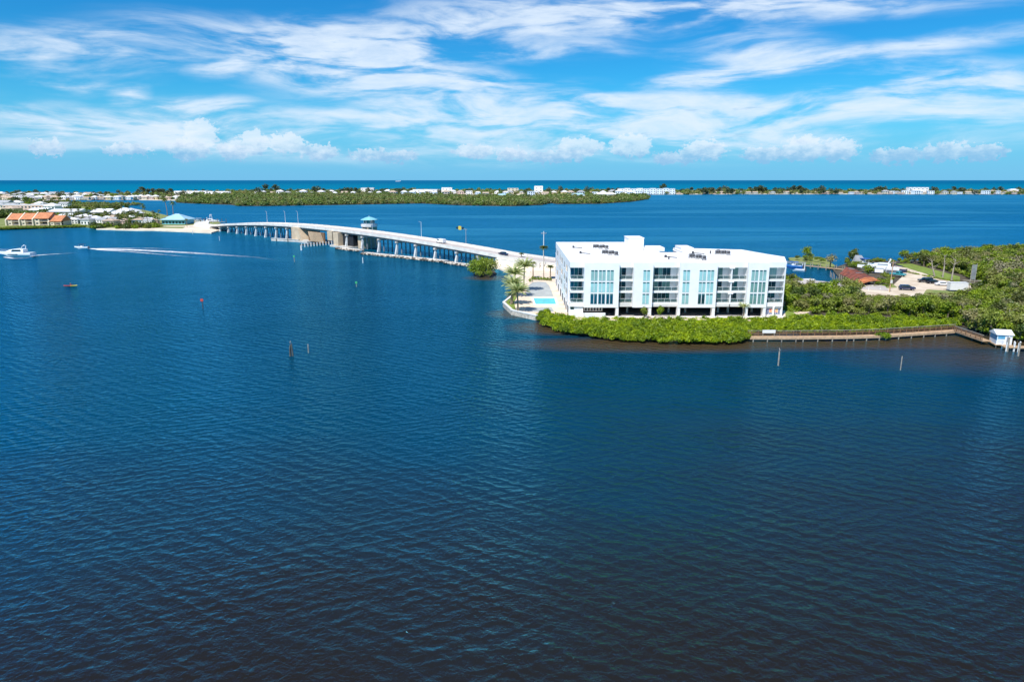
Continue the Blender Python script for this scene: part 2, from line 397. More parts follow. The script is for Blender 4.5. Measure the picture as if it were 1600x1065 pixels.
def copy_thing(o, loc, rz=0.0, label=None, scale=None, group=None):
    def cp(a, par):
        c = a.copy(); COL.objects.link(c); c.parent = par
        for ch in list(a.children): cp(ch, c)
        return c
    r = cp(o, None); r.location = loc; r.rotation_euler = (0,0,rz)
    if label: r['label'] = label
    if scale: r.scale = scale if isinstance(scale, tuple) else (scale,)*3
    if group: r['group'] = group
    return r
def structure(o): o['kind'] = 'structure'; return o
def inside(p, poly):
    c = False; n = len(poly)
    for i in range(n):
        a, b = poly[i], poly[(i+1)%n]
        if (a[1] > p[1]) != (b[1] > p[1]) and p[0] < (b[0]-a[0])*(p[1]-a[1])/(b[1]-a[1])+a[0]: c = not c
    return c
def scatter_pts(poly, sp, rn, avoid=(), jit=0.45):
    xs = [p[0] for p in poly]; ys = [p[1] for p in poly]; out = []
    y = min(ys); k = 0
    while y < max(ys):
        x = min(xs)+(sp/2 if k%2 else 0)
        while x < max(xs):
            q = (x+rn.uniform(-jit,jit)*sp, y+rn.uniform(-jit,jit)*sp)
            if inside(q, poly) and not any(inside(q, a) for a in avoid): out.append(q)
            x += sp
        y += sp*0.87; k += 1
    return out

def belt_pts(line, w, n, z=.6, r_=rnd):
    out = []
    for i in range(n):
        k = r_.random()*(len(line)-1); j = int(k); f = k-j
        a = P(*line[j], z); b_ = P(*line[j+1], z); q = a.lerp(b_, f); out.append((q.x, q.y+r_.uniform(0,w), z))
    return out

# foliage meshes
def crown_mesh(name, seed, rx, rz_, n, leaf, blobs, mat, up=0.45, base=0.0, flat=False):
    r = np.random.RandomState(seed)
    bc = r.normal(size=(blobs,3)); bc /= np.linalg.norm(bc,axis=1)[:,None]
    bc *= (r.uniform(0.2,1,size=(blobs,1))**0.5)*np.array([rx*.68, rx*.68, rz_*.6])
    br = r.uniform(0.32,0.55,size=blobs)*rx
    k = r.randint(0,blobs,size=n)
    dv = r.normal(size=(n,3)); dv[:,2] = dv[:,2]*0.9+0.25; dv /= np.linalg.norm(dv,axis=1)[:,None]
    c = bc[k]+dv*(br[k]*r.uniform(0.55,1.05,size=n))[:,None]*np.array([1,1,min(1.0,rz_/rx*1.15)])
    c[:,2] += base
    nn = dv*0.7+r.normal(size=(n,3))*0.55; nn[:,2] += up; nn /= np.linalg.norm(nn,axis=1)[:,None]
    t = np.cross(nn, r.normal(size=(n,3))); t /= np.linalg.norm(t,axis=1)[:,None]; b = np.cross(nn,t)
    s = leaf*r.uniform(0.55,1.25,size=(n,1)); e = s*r.uniform(0.45,0.8,size=(n,1))
    V = np.stack([c-t*s, c-b*e+nn*s*0.12, c+t*s, c+b*e-nn*s*0.1],axis=1).reshape(-1,3)
    me = bpy.data.meshes.new(name); me.vertices.add(4*n); me.vertices.foreach_set('co', V.ravel())
    me.loops.add(4*n); me.loops.foreach_set('vertex_index', np.arange(4*n,dtype=np.int32))
    me.polygons.add(n); me.polygons.foreach_set('loop_start', np.arange(0,4*n,4,dtype=np.int32))
    me.materials.append(M[mat]); me.update(calc_edges=True); return me
def scatter_gn(name, pts, meshes, seed, smin, smax, zs=(0.8,1.2)):
    """one 'stuff' object: instances of the given meshes on points"""
    rn = np.random.RandomState(seed); n = len(pts)
    hid = bpy.data.collections.new(name+'_sources')
    for i, me in enumerate(meshes):
        hid.objects.link(bpy.data.objects.new('%s_%02d' % (name, i), me))
    me = bpy.data.meshes.new(name); me.from_pydata([tuple(p) for p in pts], [], [])
    s = rn.uniform(smin, smax, size=n)
    scl = np.stack([s*rn.uniform(.85,1.15,n), s*rn.uniform(.85,1.15,n), s*rn.uniform(zs[0],zs[1],n)],1)
    rot = np.zeros((n,3)); rot[:,2] = rn.uniform(0,6.283,n)
    for nm, arr, t in (('scl',scl,'FLOAT_VECTOR'),('rot',rot,'FLOAT_VECTOR')):
        a = me.attributes.new(nm, t, 'POINT'); a.data.foreach_set('vector', arr.ravel())
    a = me.attributes.new('pick', 'INT', 'POINT'); a.data.foreach_set('value', rn.randint(0,len(meshes),n).astype(np.int32))
    o = link(name, me); o['kind'] = 'stuff'
    ng = bpy.data.node_groups.new(name, 'GeometryNodeTree')
    ng.interface.new_socket('Geometry', in_out='INPUT', socket_type='NodeSocketGeometry')
    ng.interface.new_socket('Geometry', in_out='OUTPUT', socket_type='NodeSocketGeometry')
    gi = ng.nodes.new('NodeGroupInput'); go = ng.nodes.new('NodeGroupOutput')
    ci = ng.nodes.new('GeometryNodeCollectionInfo'); ci.inputs['Collection'].default_value = hid
    ci.inputs['Separate Children'].default_value = True; ci.inputs['Reset Children'].default_value = True
    ip = ng.nodes.new('GeometryNodeInstanceOnPoints'); ip.inputs['Pick Instance'].default_value = True
    L = ng.links.new
    def attr(nm, t):
        a = ng.nodes.new('GeometryNodeInputNamedAttribute'); a.data_type = t; a.inputs['Name'].default_value = nm
        return a.outputs[0]
    L(gi.outputs[0], ip.inputs['Points']); L(ci.outputs[0], ip.inputs['Instance'])
    L(attr('pick','INT'), ip.inputs['Instance Index']); L(attr('scl','FLOAT_VECTOR'), ip.inputs['Scale'])
    e2r = ng.nodes.new('FunctionNodeEulerToRotation'); L(attr('rot','FLOAT_VECTOR'), e2r.inputs[0]); L(e2r.outputs[0], ip.inputs['Rotation'])
    L(ip.outputs[0], go.inputs[0])
    md = o.modifiers.new('scatter', 'NODES'); md.node_group = ng
    return o

# ------------------------------------------------------------------ water
def water_material():
    m = bpy.data.materials.new('bay_water'); m.use_nodes = True; nt = m.node_tree; nt.nodes.clear(); G_ = G(nt)
    pos = nt.nodes.new('ShaderNodeNewGeometry').outputs['Position']
    x, y, z = G_.xyz(pos)
    # waves: two crossing trains of broken crests, their chop and a low swell
    def layer(rot, sx, sy, scale, det=2, rough=0.5, dist=0.0):
        return G_.noise(G_.mapping(pos, rot=(0,0,rot), scale=(sx, sy, 1)), scale, det, rough, dist)
    def train(deg, wl, warp, wscale):
        a = R(deg); dirn = (math.sin(a), math.cos(a), 0)          # crests at right angles to this
        dn = nt.nodes.new('ShaderNodeVectorMath'); dn.operation = 'DOT_PRODUCT'; G_.link(pos, dn.inputs[0]); dn.inputs[1].default_value = dirn
        ph = G_.math('ADD', G_.math('MULTIPLY', dn.outputs['Value'], 2*math.pi/wl), G_.math('MULTIPLY', layer(a, .75, 1, wscale, 3, .6), warp))
        w_ = G_.math('ADD', G_.math('MULTIPLY', G_.math('SINE', ph), .5), .5)
        return G_.math('POWER', w_, 1.5)
    t1 = G_.math('MULTIPLY', train(33, 2.15, 12, .30), G_.smooth(layer(R(30), .6, 1, .10, 3), .25, .62))
    t2 = G_.math('MULTIPLY', train(-24, 1.65, 11, .38), G_.smooth(layer(R(-10), .6, 1, .12, 3), .3, .62))
    wb = layer(R(20), 0.9, 1.0, 1.45, 4, 0.6, 0.4)
    wc = layer(R(24), 0.6, 1.0, 0.3, 3, 0.6, 0.3)
    h = G_.math('MULTIPLY', t1, 0.20)
    h = G_.math('ADD', h, G_.math('MULTIPLY', t2, 0.12))
    h = G_.math('ADD', h, G_.math('MULTIPLY', wb, 0.37))
    h = G_.math('ADD', h, G_.math('MULTIPLY', wc, 0.5))
    # calmer and rougher patches (wind lanes)
    lane = G_.noise(G_.mapping(pos, rot=(0,0,R(12)), scale=(0.0022, 0.012, 1)), 1.0, 5, 0.6, 0.6)
    lane = G_.smooth(lane, 0.36, 0.66)
    bp = nt.nodes.new('ShaderNodeBump'); bp.inputs['Distance'].default_value = 1.0
    G_.put(bp.inputs['Strength'], G_.math('ADD', G_.math('MULTIPLY', lane, 0.35), 0.62)); G_.link(h, bp.inputs['Height'])
    # body colour: tannin brown shallows, blue bay, teal gulf
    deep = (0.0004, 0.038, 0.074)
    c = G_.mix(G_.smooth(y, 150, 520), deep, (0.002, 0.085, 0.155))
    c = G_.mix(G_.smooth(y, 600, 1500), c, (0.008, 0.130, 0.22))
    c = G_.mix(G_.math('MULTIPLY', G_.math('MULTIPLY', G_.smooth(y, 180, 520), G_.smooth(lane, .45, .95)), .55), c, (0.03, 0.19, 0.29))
    big = G_.noise(G_.mapping(pos, scale=(0.012, 0.02, 1)), 1.0, 4, 0.6)
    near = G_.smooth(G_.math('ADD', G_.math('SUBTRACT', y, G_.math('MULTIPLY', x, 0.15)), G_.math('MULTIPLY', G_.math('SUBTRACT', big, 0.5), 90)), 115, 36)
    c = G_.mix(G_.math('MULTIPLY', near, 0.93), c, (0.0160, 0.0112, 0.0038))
    sh = None
    for (ix, iy, hw, hh, w_) in ((1050,538,44,9,1.0),(1300,536,75,9,.8),(1500,534,60,11,.8),(868,512,14,10,1.0),(806,490,9,9,.9),(768,434,12,9,.9),(1560,560,40,16,.4)):
        q = P(ix, iy); v = G_.math('MULTIPLY', G_.blob(pos, q.x, q.y, hw, hh), 2.0*w_, clamp=True)
        sh = v if sh is None else G_.math('MAXIMUM', sh, v)
    c = G_.mix(G_.math('MULTIPLY', sh, 0.9), c, (0.075, 0.048, 0.016))
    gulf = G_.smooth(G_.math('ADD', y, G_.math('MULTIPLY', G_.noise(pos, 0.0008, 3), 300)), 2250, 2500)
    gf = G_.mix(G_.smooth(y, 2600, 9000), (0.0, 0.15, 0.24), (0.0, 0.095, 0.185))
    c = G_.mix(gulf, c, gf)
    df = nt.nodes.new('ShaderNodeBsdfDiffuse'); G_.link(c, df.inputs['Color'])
    gl = nt.nodes.new('ShaderNodeBsdfGlossy'); gl.inputs['Color'].default_value = (0.16, 0.66, 1.0, 1)
    G_.put(gl.inputs['Roughness'], G_.smooth(y, 60, 900, 0.08, 0.30))
    G_.link(bp.outputs[0], gl.inputs['Normal'])
    fr = nt.nodes.new('ShaderNodeFresnel'); fr.inputs['IOR'].default_value = 1.33; G_.link(bp.outputs[0], fr.inputs['Normal'])
    k = G_.mix(gulf, G_.cxyz(0.95,0.95,0.95), G_.cxyz(0.30,0.30,0.30))
    kx = G_.xyz(k)[0]
    f = G_.math('MULTIPLY', fr.outputs[0], G_.math('MULTIPLY', kx, G_.smooth(y, 200, 900, 1.0, 0.62)))
    mx = nt.nodes.new('ShaderNodeMixShader'); G_.link(f, mx.inputs[0]); G_.link(df.outputs[0], mx.inputs[1]); G_.link(gl.outputs[0], mx.inputs[2])
    o = nt.nodes.new('ShaderNodeOutputMaterial'); G_.link(mx.outputs[0], o.inputs[0])
    M['bay_water'] = m
water_material()
mb = MB(); S_ = 70000
mb.add([(-S_,-3000,0),(S_,-3000,0),(S_,S_,0),(-S_,S_,0)], [(0,1,2,3)])
structure(part('water', mb, 'bay_water'))

# ------------------------------------------------------------------ land
def img_poly(pts, z=0.0): return [tuple(P(x, y, z)[:2]) for x, y in pts]
G0 = 1.2   # level of the condominium site
main_land = img_poly([(786,476),(799,488),(838,496),(848,506),(880,518),(950,528),(1050,533),(1140,533),(1176,526),(1250,521),(1370,519),(1500,511),(1530,517),(1600,532),(1760,560),(1900,600)]) + \
    [(330,150),(380,330)] + img_poly([(1600,397),(1500,403),(1420,409),(1345,409),(1322,413),(1300,421),(1312,436),(1328,447),(1290,449),(1240,446),(1226,442)]) + \
    [(96,262),(70,275),(35,288),(14,300),(0,304),(-14,297)] + img_poly([(775,416),(792,424),(806,434),(816,446),(806,456),(792,466)])
structure(part('ground', MB().prism(main_land, -0.6, 0.45), 'mud'))
# condominium site, pool terrace
SITE = img_poly([(787,473),(800,485),(838,493),(880,500),(945,500),(1226,500),(1243,497)], G0) + [(100,205),(96,250),(60,262),(26,272),(8,272)] + img_poly([(826,431),(818,445),(806,458)], G0)
structure(part('terrace', MB().prism(SITE, 0.2, G0), 'paving_tan'))
lot = img_poly([(1345,449),(1395,446),(1412,430),(1392,422),(1398,415),(1425,420),(1470,436),(1530,448),(1535,458),(1480,462),(1440,466),(1400,463),(1345,462)], 0.9)
structure(part('dirt_lot', MB().prism(lot, 0.3, 0.9), 'dirt'))
verge = img_poly([(1400,412),(1425,412),(1500,432),(1500,437),(1470,434),(1425,421)], 0.95)
structure(part('grass_verge', MB().prism(verge, 0.3, 0.96), 'lawn'))
vg2 = img_poly([(1345,446),(1395,443),(1402,449),(1345,452)], 0.95)
structure(part('grass_strip', MB().prism(vg2, 0.3, 0.96), 'dry_grass'))
vg3 = img_poly([(1448,452),(1500,455),(1530,462),(1480,468),(1440,463)], 0.95)
structure(part('grass_patch', MB().prism(vg3, 0.3, 0.955), 'dry_grass'))
spit = img_poly([(1232,404),(1262,403),(1290,407),(1306,417),(1296,421),(1275,414),(1248,412),(1234,408)])
structure(part('spit', MB().prism(spit, -0.6, 0.5), 'dry_grass'))
lw = img_poly([(1228,500),(1244,497),(1238,482),(1231,474),(1226,474)], G0+0.02)
structure(part('side_lawn', MB().prism(lw, 0.4, G0+0.05), 'lawn'))
# left peninsula
pen = img_poly([(-60,360),(0,359),(60,357),(130,355),(150,357),(215,359),(240,359),(290,361),(330,363),(342,359),(330,353),(345,350),(338,346),(300,344),(262,338),(225,329),(200,326),(165,321.5),(120,320),(80,319),(40,318),(-60,318)])
structure(part('peninsula', MB().prism(pen, -0.6, 0.8), 'dry_grass'))
structure(part('beach', MB().prism(img_poly([(150,357.3),(215,359.2),(240,359.2),(290,361.2),(330,363.2),(344,359.2),(330,352),(285,353),(250,353),(232,355.6),(180,356)], .8), -0.3, 0.86), 'sand'))
pg = img_poly([(-40,352),(20,351),(130,350),(150,352),(205,353),(232,355),(232,348),(160,345),(100,330),(-40,330)], 0.8)
structure(part('peninsula_grass', MB().prism(pg, 0.4, 0.95), 'dry_grass'))
bk = img_poly([(228,356),(285,357),(290,354.5),(232,354)], 0.8)
structure(part('beach_grass', MB().prism(bk, 0.4, 0.92), 'dry_grass'))
# barrier island strip
shoreF = [(-80,316),(0,316),(40,318),(75,314),(120,313),(200,312.5),(275,313.5),(300,313),(420,306),(640,305),(860,306),(1010,304.2),(1020,304),(1200,303.6),(1400,303.6),(1600,303.8),(1700,304.5)]
shoreB = [(1700,300.8),(1600,300.6),(1300,300.4),(1000,299.4),(800,298.6),(600,298.8),(400,300.2),(200,303.2),(100,304),(0,302.5),(-80,302)]
island = img_poly(shoreF+shoreB)
structure(part('barrier_island', MB().prism(island, -0.6, 1.2), 'sand'))
mang = [(275,316.5),(300,318),(360,320),(372,322),(420,322),(520,320.5),(600,319),(660,318),(720,321),(800,322.3),(845,320.5),(862,317.5),(870,319),(940,318.5),(990,315),(1014,311),(1012,308),(975,306.5),(900,307.5),(820,309),(640,306.5),(480,305),(380,306),(320,310),(280,312)]
mang_p = img_poly(mang)
structure(part('mangrove_island', MB().prism(mang_p, -0.6, 0.4), 'mud'))

# ------------------------------------------------------------------ road on the causeway and bridge
B0 = Vector((-209.9, 494.9)); EB = Vector((0.703, -0.711)).normalized(); NB = Vector((EB.y, -EB.x)) # NB to the camera side
if NB.y > 0: NB = -NB
BW = 12.0
def under(s):
    if s < 130: return 7.5-2.7e-4*(s-130)**2
    if s < 280: return 7.5-1.75e-4*(s-130)**2
    return 3.5625-0.0525*(s-280)
def bpt(s, off, z): q = B0+EB*s-NB*off; return (q.x, q.y, z)
bridge = thing('drawbridge', 'long low concrete drawbridge on rows of piles crossing the blue channel', 'bridge')
def strip(offs, ztop, s0, s1, step=7.0, thick=0.3, extra=None):
    m_ = MB(); n = max(1, int((s1-s0)/step)); rings = []
    for i in range(n+1):
        s = s0+(s1-s0)*i/n; zt = under(s)+ztop
        rings.append([bpt(s,offs[0],zt-thick), bpt(s,offs[1],zt-thick), bpt(s,offs[1],zt), bpt(s,offs[0],zt)])
    return m_.loft(rings)
SA, SB = -20, 296
part('deck', strip((0.3, BW-0.3), 1.45, SA, SB, thick=0.35), 'road', bridge)
part('barrier', strip((0.0, 0.3), 2.35, SA, SB, thick=1.35), 'concrete_pale', bridge, 'pale concrete barrier on the near side of the bridge')
part('barrier', strip((BW-0.3, BW), 2.35, SA, SB, thick=1.35), 'concrete_pale', bridge, 'pale concrete barrier on the far side of the bridge')
part('sidewalk', strip((BW-2.4, BW-0.32), 1.62, SA, SB, thick=0.17), 'concrete_pale', bridge)
m_ = MB()
for off in (5.1,):
    s = SA+2
    while s < SB-4:
        z0, z1 = under(s)+1.456, under(s+3)+1.456
        m_.add([bpt(s,off-0.08,z0),bpt(s,off+0.08,z0),bpt(s+3,off+0.08,z1),bpt(s+3,off-0.08,z1)], [(0,1,2,3)]); s += 9
part('lane_marking', m_, 'line_paint', bridge, kind='stuff')
for off in (1.2, 3.8, 6.6, 9.2, 10.8):
    part('girder', strip((off-0.25, off+0.25), 1.1, SA, SB, thick=1.0), 'girder_shadow', bridge)
pier_s = [0,14.6,29.2,43.8,58.4,72.8,87.2,101.5]+[170,185.5,201,216.5,232,247,262.5,277]
for s in pier_s:
    u = under(s)
    pr = part('pier', MB().obox((B0+EB*s-NB*(BW/2)), NB, BW/2+0.1, 0.6, u-0.75, u+0.1), 'concrete', bridge)
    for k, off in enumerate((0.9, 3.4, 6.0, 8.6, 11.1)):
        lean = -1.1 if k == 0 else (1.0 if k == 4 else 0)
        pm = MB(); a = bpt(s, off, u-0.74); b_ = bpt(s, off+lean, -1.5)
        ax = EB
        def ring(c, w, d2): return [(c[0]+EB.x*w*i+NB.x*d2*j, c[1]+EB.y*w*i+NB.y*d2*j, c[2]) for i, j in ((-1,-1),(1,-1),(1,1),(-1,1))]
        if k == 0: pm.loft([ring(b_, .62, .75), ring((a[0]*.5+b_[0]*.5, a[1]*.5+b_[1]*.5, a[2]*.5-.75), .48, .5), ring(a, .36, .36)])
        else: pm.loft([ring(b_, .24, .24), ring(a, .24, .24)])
        part('pile', pm, 'pile_white' if k == 0 else 'pile_shaded', pr)  # piles behind the front one get their shade as colour
# bascule piers and lifting span
def bas(s0, s1, o0, o1, z0, z1, mat, name='bascule_pier', label=None, taper=0.0):
    m_ = MB(); q = []
    for z, tp in ((z0, 0), (z1, taper)):
        for s, o in ((s0,o0),(s1-tp,o0),(s1-tp,o1),(s0,o1)): q.append(bpt(s, o, z))
    m_.add(q, [(0,3,2,1),(4,5,6,7),(0,1,5,4),(1,2,6,5),(2,3,7,6),(3,0,4,7)])
    return part(name, m_, mat, bridge, label)
bas(111,125,-1.3,12.6,-1.5,under(116)+1.0,'concrete_tan', label='tan concrete bascule pier left of the opening span', taper=6.5)
bas(109.5,131,-2.2,13.2,-1.5,1.1,'concrete', 'pier_footing')
bas(153,158,-1.4,13.0,under(155)-4.2,under(155)+0.9,'concrete_tan', label='tan concrete pier head right of the opening span')
bas(159.5,164.5,-1.5,3.0,-1.5,under(160)+0.6,'concrete_tan', label='tan concrete bascule pier wall with a dark pit beside it')
bas(164.5,175,1.5,12.4,-0.8,under(168)-0.2,'pit_shade','counterweight_pit')  # solid block, the pit's shadow is its colour
bas(178,181,2.5,12.5,-1.5,under(178)-0.3,'concrete_tan','rear_wall')
bas(157,176,-2.5,13.2,-1.5,0.9,'concrete','pier_footing')
part('lift_span', strip((1.2, BW-1.2), 0.85, 125.5, 152.5, thick=0.7), 'rust_steel', bridge)
for i in range(12):
    s = 128.2+i*1.25; u = under(s)
    m_ = MB().tube(bpt(s, 0.55, u-0.9), bpt(s+3.0, 0.55, 1.2), 0.2, 0.2, 5)
    part('fender_rib', m_, 'concrete_tan', bridge)
bas(127,145.5,1.0,1.6,0.8,under(130)-0.8,'wood_brown','fender_panel')
# timber and concrete fender walls, rubble under the bridge
def seg_wall(name, label, cat, a, b, w, z0, z1, mat, group=None, posts=0, pmat='wood_grey'):
    A, Bv = P(*a), P(*b); dv = (Bv-A); L_ = dv.length; ax = dv.normalized(); c = (A+Bv)/2
    t = thing(name, label, cat, (0,0,0), 0, group)
    part('wall_cap', MB().obox(c, ax, L_/2, w/2, z1-0.35, z1), mat, t)
    part('wall', MB().obox(c, ax, L_/2, w/2*0.8, z0, z1-0.35), mat, t)
    nn = Vector((-ax.y, ax.x, 0)); nn = nn if nn.y < 0 else -nn
    for i in range(posts):
        q = A+ax*(L_*(i+.5)/posts)+nn*(w/2+0.25)
        part('post', MB().tube((q.x,q.y,-1),(q.x,q.y,z1+0.35),0.28,0.24,7), pmat, t)
    return t
seg_wall('fender_wall','long grey timber fender wall left of the bascule pier','fender wall',(425,376),(497,379.5),1.8,-0.8,1.6,'concrete',posts=4)
def fender_row():
    A, Bv = P(470,386), P(526,381)
    t = thing('fender_dock', 'row of short pale piles with a dark walkway before the opening span', 'fender')
    ax = (Bv-A).normalized(); L_ = (Bv-A).length
    part('beam', MB().obox((A+Bv)/2, ax, L_/2, 0.7, 0.9, 1.35), 'wood_brown', t)
    for i in range(13):
        q = A+ax*(L_*i/12); nn = Vector((-ax.y, ax.x, 0)); nn = nn if nn.y < 0 else -nn
        q = q+nn*0.95; part('pile', MB().tube((q.x,q.y,-1),(q.x,q.y,2.0),0.36,0.3,8), 'pile_white', t)
fender_row()
def rubble(name, label, a, b, w, n, seed):
    rn = random.Random(seed); A, Bv = P(*a), P(*b); ax = (Bv-A).normalized(); L_ = (Bv-A).length
    nn = Vector((-ax.y, ax.x, 0)); nn = nn if nn.y < 0 else -nn
    t = thing(name, label, 'jetty'); c = (A+Bv)/2
    part('slab', MB().obox(c-nn*w*0.1, ax, L_/2, w/2, -0.5, 0.75), 'concrete_pale', t)
    m1, m2 = MB(), MB()
    for i in range(n):
        f = (i+rn.random())/n
        q = A+ax*(L_*f)+nn*rn.uniform(w*.42, w*.42+1.4); (m1 if rn.random()<.6 else m2).rock((q.x,q.y,rn.uniform(.05,.65)), rn.uniform(.45,1.0), rn)
        if i%3 == 0:
            q = A+ax*(L_*f)-nn*rn.uniform(w*.4, w*.5+1); m2.rock((q.x,q.y,rn.uniform(0,.5)), rn.uniform(.5,1.0), rn)
    part('rock_pile', m1, 'rock', t, kind='stuff'); part('rock_pile', m2, 'rock_dark', t, kind='stuff', label='darker wet rocks')
rubble('rubble_jetty','short pale rubble jetty right of the bascule pier',(531,388.5),(563,392.5),3.2,70,3)
rubble('rubble_jetty','long pale rubble jetty running along the bridge piles',(569,396.5),(696,409.5),3.2,330,4)
rubble('rubble_jetty','low dark rubble jetty running up to the lone mangrove',(700,411.5),(772,420),2.2,150,5)

# causeway embankment
pathc = [Vector((B0+EB*290-NB*6)), Vector((18,275)), Vector((34,264)), Vector((56,258)), Vector((88,248)), Vector((112,229)), Vector((124,224))]
cz = [under(290)+1.45, 3.6, 2.9, 2.2, 1.6, 1.35, 1.25]
rings = []; bar1 = []; bar2 = []; emb = []
for i, (c, z) in enumerate(zip(pathc, cz)):
    dv = (pathc[min(i+1,len(pathc)-1)]-pathc[max(i-1,0)]).normalized(); nn = Vector((dv.y,-dv.x))
    if nn.y > 0: nn = -nn
    def at(o, zz): q = c+nn*o; return (q.x, q.y, zz)
    rings.append([at(-5.7,z-.3), at(5.7,z-.3), at(5.7,z), at(-5.7,z)])
    bar2.append([at(-6.1,z-.6), at(-5.75,z-.6), at(-5.75,z+.9), at(-6.1,z+.9)])
    bar1.append([at(5.75,z-.6), at(6.1,z-.6), at(6.1,z+.7 if i<2 else z-.05), at(5.75,z+.7 if i<2 else z-.05)])
    emb.append([at(-9,0.0), at(10.5,0.0), at(6.5,z-.32), at(-6.5,z-.32)])
structure(part('road', MB().loft(rings), 'road'))
tag(part('road_barrier', MB().loft(bar2[:4]), 'concrete_pale'), 'white concrete barrier on the far edge of the causeway road', 'barrier')
tag(part('road_barrier', MB().loft(bar1[:3]), 'concrete_pale'), 'pale concrete barrier on the near edge of the causeway road', 'barrier')
structure(part('embankment', MB().loft(emb), 'sand'))
q0 = bpt(289, -0.6, 0); 
tag(part('abutment_wall', MB().obox((B0+EB*291-NB*5.9), NB, 7.2, 1.2, -0.5, under(291)+0.9), 'concrete_pale'), 'pale concrete abutment wall where the bridge meets the causeway', 'retaining wall')
m_ = MB(); a_ = bpt(293,-2.0,0); 
tag(part('wing_wall', MB().obox((B0+EB*303+NB*0.7), EB, 12, 0.35, 0.2, 4.0), 'concrete_pale'), 'long white retaining wall beside the causeway ramp', 'retaining wall')
beach = img_poly([(775,417),(793,425),(808,436),(818,444),(830,430),(826,418),(800,412),(784,410)],0.5)
structure(part('beach', MB().prism(beach, -0.3, 0.62), 'sand'))
# left abutment
tag(part('abutment_wall', MB().obox((B0-EB*18-NB*6), NB, 7.0, 3.0, -0.5, under(-18)+0.9), 'concrete_pale'), 'concrete abutment wall at the far left end of the bridge', 'retaining wall')
le = [P(228,352,0.8), P(270,351,0.8), P(300,350.5,0.8)]
rr = []; 
pl = [Vector((B0-EB*18-NB*6)), Vector((B0-EB*60-NB*10)), Vector((B0-EB*110-NB*30))]
for c, z in zip(pl, (under(-18)+1.42, 2.2, 1.3)):
    rr.append([(c.x-4.3,c.y-4.3,z-3.2),(c.x+4.3,c.y+4.3,z-3.2),(c.x+4,c.y+4,z),(c.x-4,c.y-4,z)])
structure(part('approach_road', MB().loft(rr), 'concrete_pale'))
ramp = [P(300,361.5,.8),P(338,360.5,.8),P(336,353,.8),P(318,350.5,.8),P(290,353,.8)]
structure(part('sand_ramp', MB().prism([(p.x,p.y) for p in ramp], 0, 1.1), 'sand'))

# bridge tender house
def tender():
    c = B0+EB*166-NB*(BW+6.0)
    th = math.atan2(EB.y, EB.x)
    t = thing('tender_house', 'octagonal bridge tender house with aqua hipped roof and white gallery', 'bridge tower', (c.x, c.y, 0), th)
    u = under(168)+1.5
    part('tower_base', MB().box(-3.0,3.0,-3.0,3.0,-1,u+1.6), 'concrete_tan', t)
    def octo(r, z): return [(r*math.cos(math.pi/8+k*math.pi/4), r*math.sin(math.pi/8+k*math.pi/4), z) for k in range(8)]
    part('gallery', MB().loft([octo(4.6,u+1.6), octo(4.8,u+2.9)]), 'metal_white', t)
    part('gallery_floor', MB().loft([octo(4.2,u+2.9), octo(4.2,u+3.0)]), 'concrete_pale', t)
    rm = part('control_room', MB().loft([octo(3.1,u+3.0), octo(3.1,u+3.6)]), 'metal_white', t)
    for k in range(8):
        a = k*math.pi/4; n_ = (math.cos(a), math.sin(a)); c_ = (n_[0]*2.78, n_[1]*2.78)
        w = part('window', MB().obox(c_, (-n_[1], n_[0]), 1.02, 0.05, u+3.62, u+5.3), 'glass_teal', t)
        ap = a+math.pi/8
        part('mullion', MB().tube((3.05*math.cos(ap),3.05*math.sin(ap),u+3.6),(3.05*math.cos(ap),3.05*math.sin(ap),u+5.4),0.14,0.14,6), 'metal_white', t)
        part('gallery_rail', MB().tube((4.7*math.cos(ap),4.7*math.sin(ap),u+3.3),(4.7*math.cos(ap+math.pi/4),4.7*math.sin(ap+math.pi/4),u+3.3),0.05,0.05,4), 'metal_white', t)
    rf = part('roof', MB().loft([octo(4.9,u+5.35), octo(4.9,u+5.55), octo(2.2,u+6.7), octo(0.25,u+7.2)]), 'aqua_roof', t)
    part('finial', MB().tube((0,0,u+7.2),(0,0,u+7.9),0.14,0.05,6), 'metal_white', rf)
tender()

# lamps on the bridge
def lamp_proto():
    t = thing('street_lamp', 'tall white street lamp on the bridge just left of the bascule pier', 'street lamp', (0,0,0), 0, 'street lamps on the bridge')
    part('pole', MB().tube((0,0,0),(0,0,7.2),0.11,0.07,7), 'metal_white', t)
    part('arm', MB().tube((0,0,7.1),(0,1.4,7.4),0.06,0.05,5), 'metal_white', t)
    part('lamp_head', MB().box(-.15,.15,1.2,1.9,7.32,7.47), 'metal_grey', t)
    return t
lamp = lamp_proto()
spots = [(78,'tall white street lamp on the far left half of the bridge'),(95,None),(52,'leftmost street lamp on the bridge, near the docked yacht'),(196,'street lamp just right of the tender house'),(222,'street lamp on the bridge between the tender house and the white van')]
first = True
for s, lb in spots:
    off = 0.15 if s == 196 else BW-0.2
    q = bpt(s, off, under(s)+2.3)
    if lb is None: lamp.location = q; lamp.rotation_euler = (0,0,R(45))
    else: copy_thing(lamp, q, R(45), lb)
# warning sign on a mast arm
def warn():
    q = bpt(256, BW-0.2, under(256)+2.3)
    t = thing('warning_sign', 'yellow drawbridge warning sign between black signal lights over the road', 'road sign', q, R(-135))
    part('pole', MB().tube((0,0,0),(0,0,6.8),0.16,0.12,7), 'metal_grey', t)
    part('mast_arm', MB().tube((0,0,6.6),(0,-6.2,7.0),0.1,0.08,6).tube((0,0,6.6),(0,1.0,6.55),.08,.08,6), 'metal_grey', t)
    part('sign_panel', MB().box(-.06,.06,-5.2,-3.2,6.2,7.9), 'sign_yellow', t)
    for y0 in (-6.6,-2.6): part('signal_light', MB().box(-.2,.2,y0,y0+1.0,6.6,7.4), 'black', t)
warn()

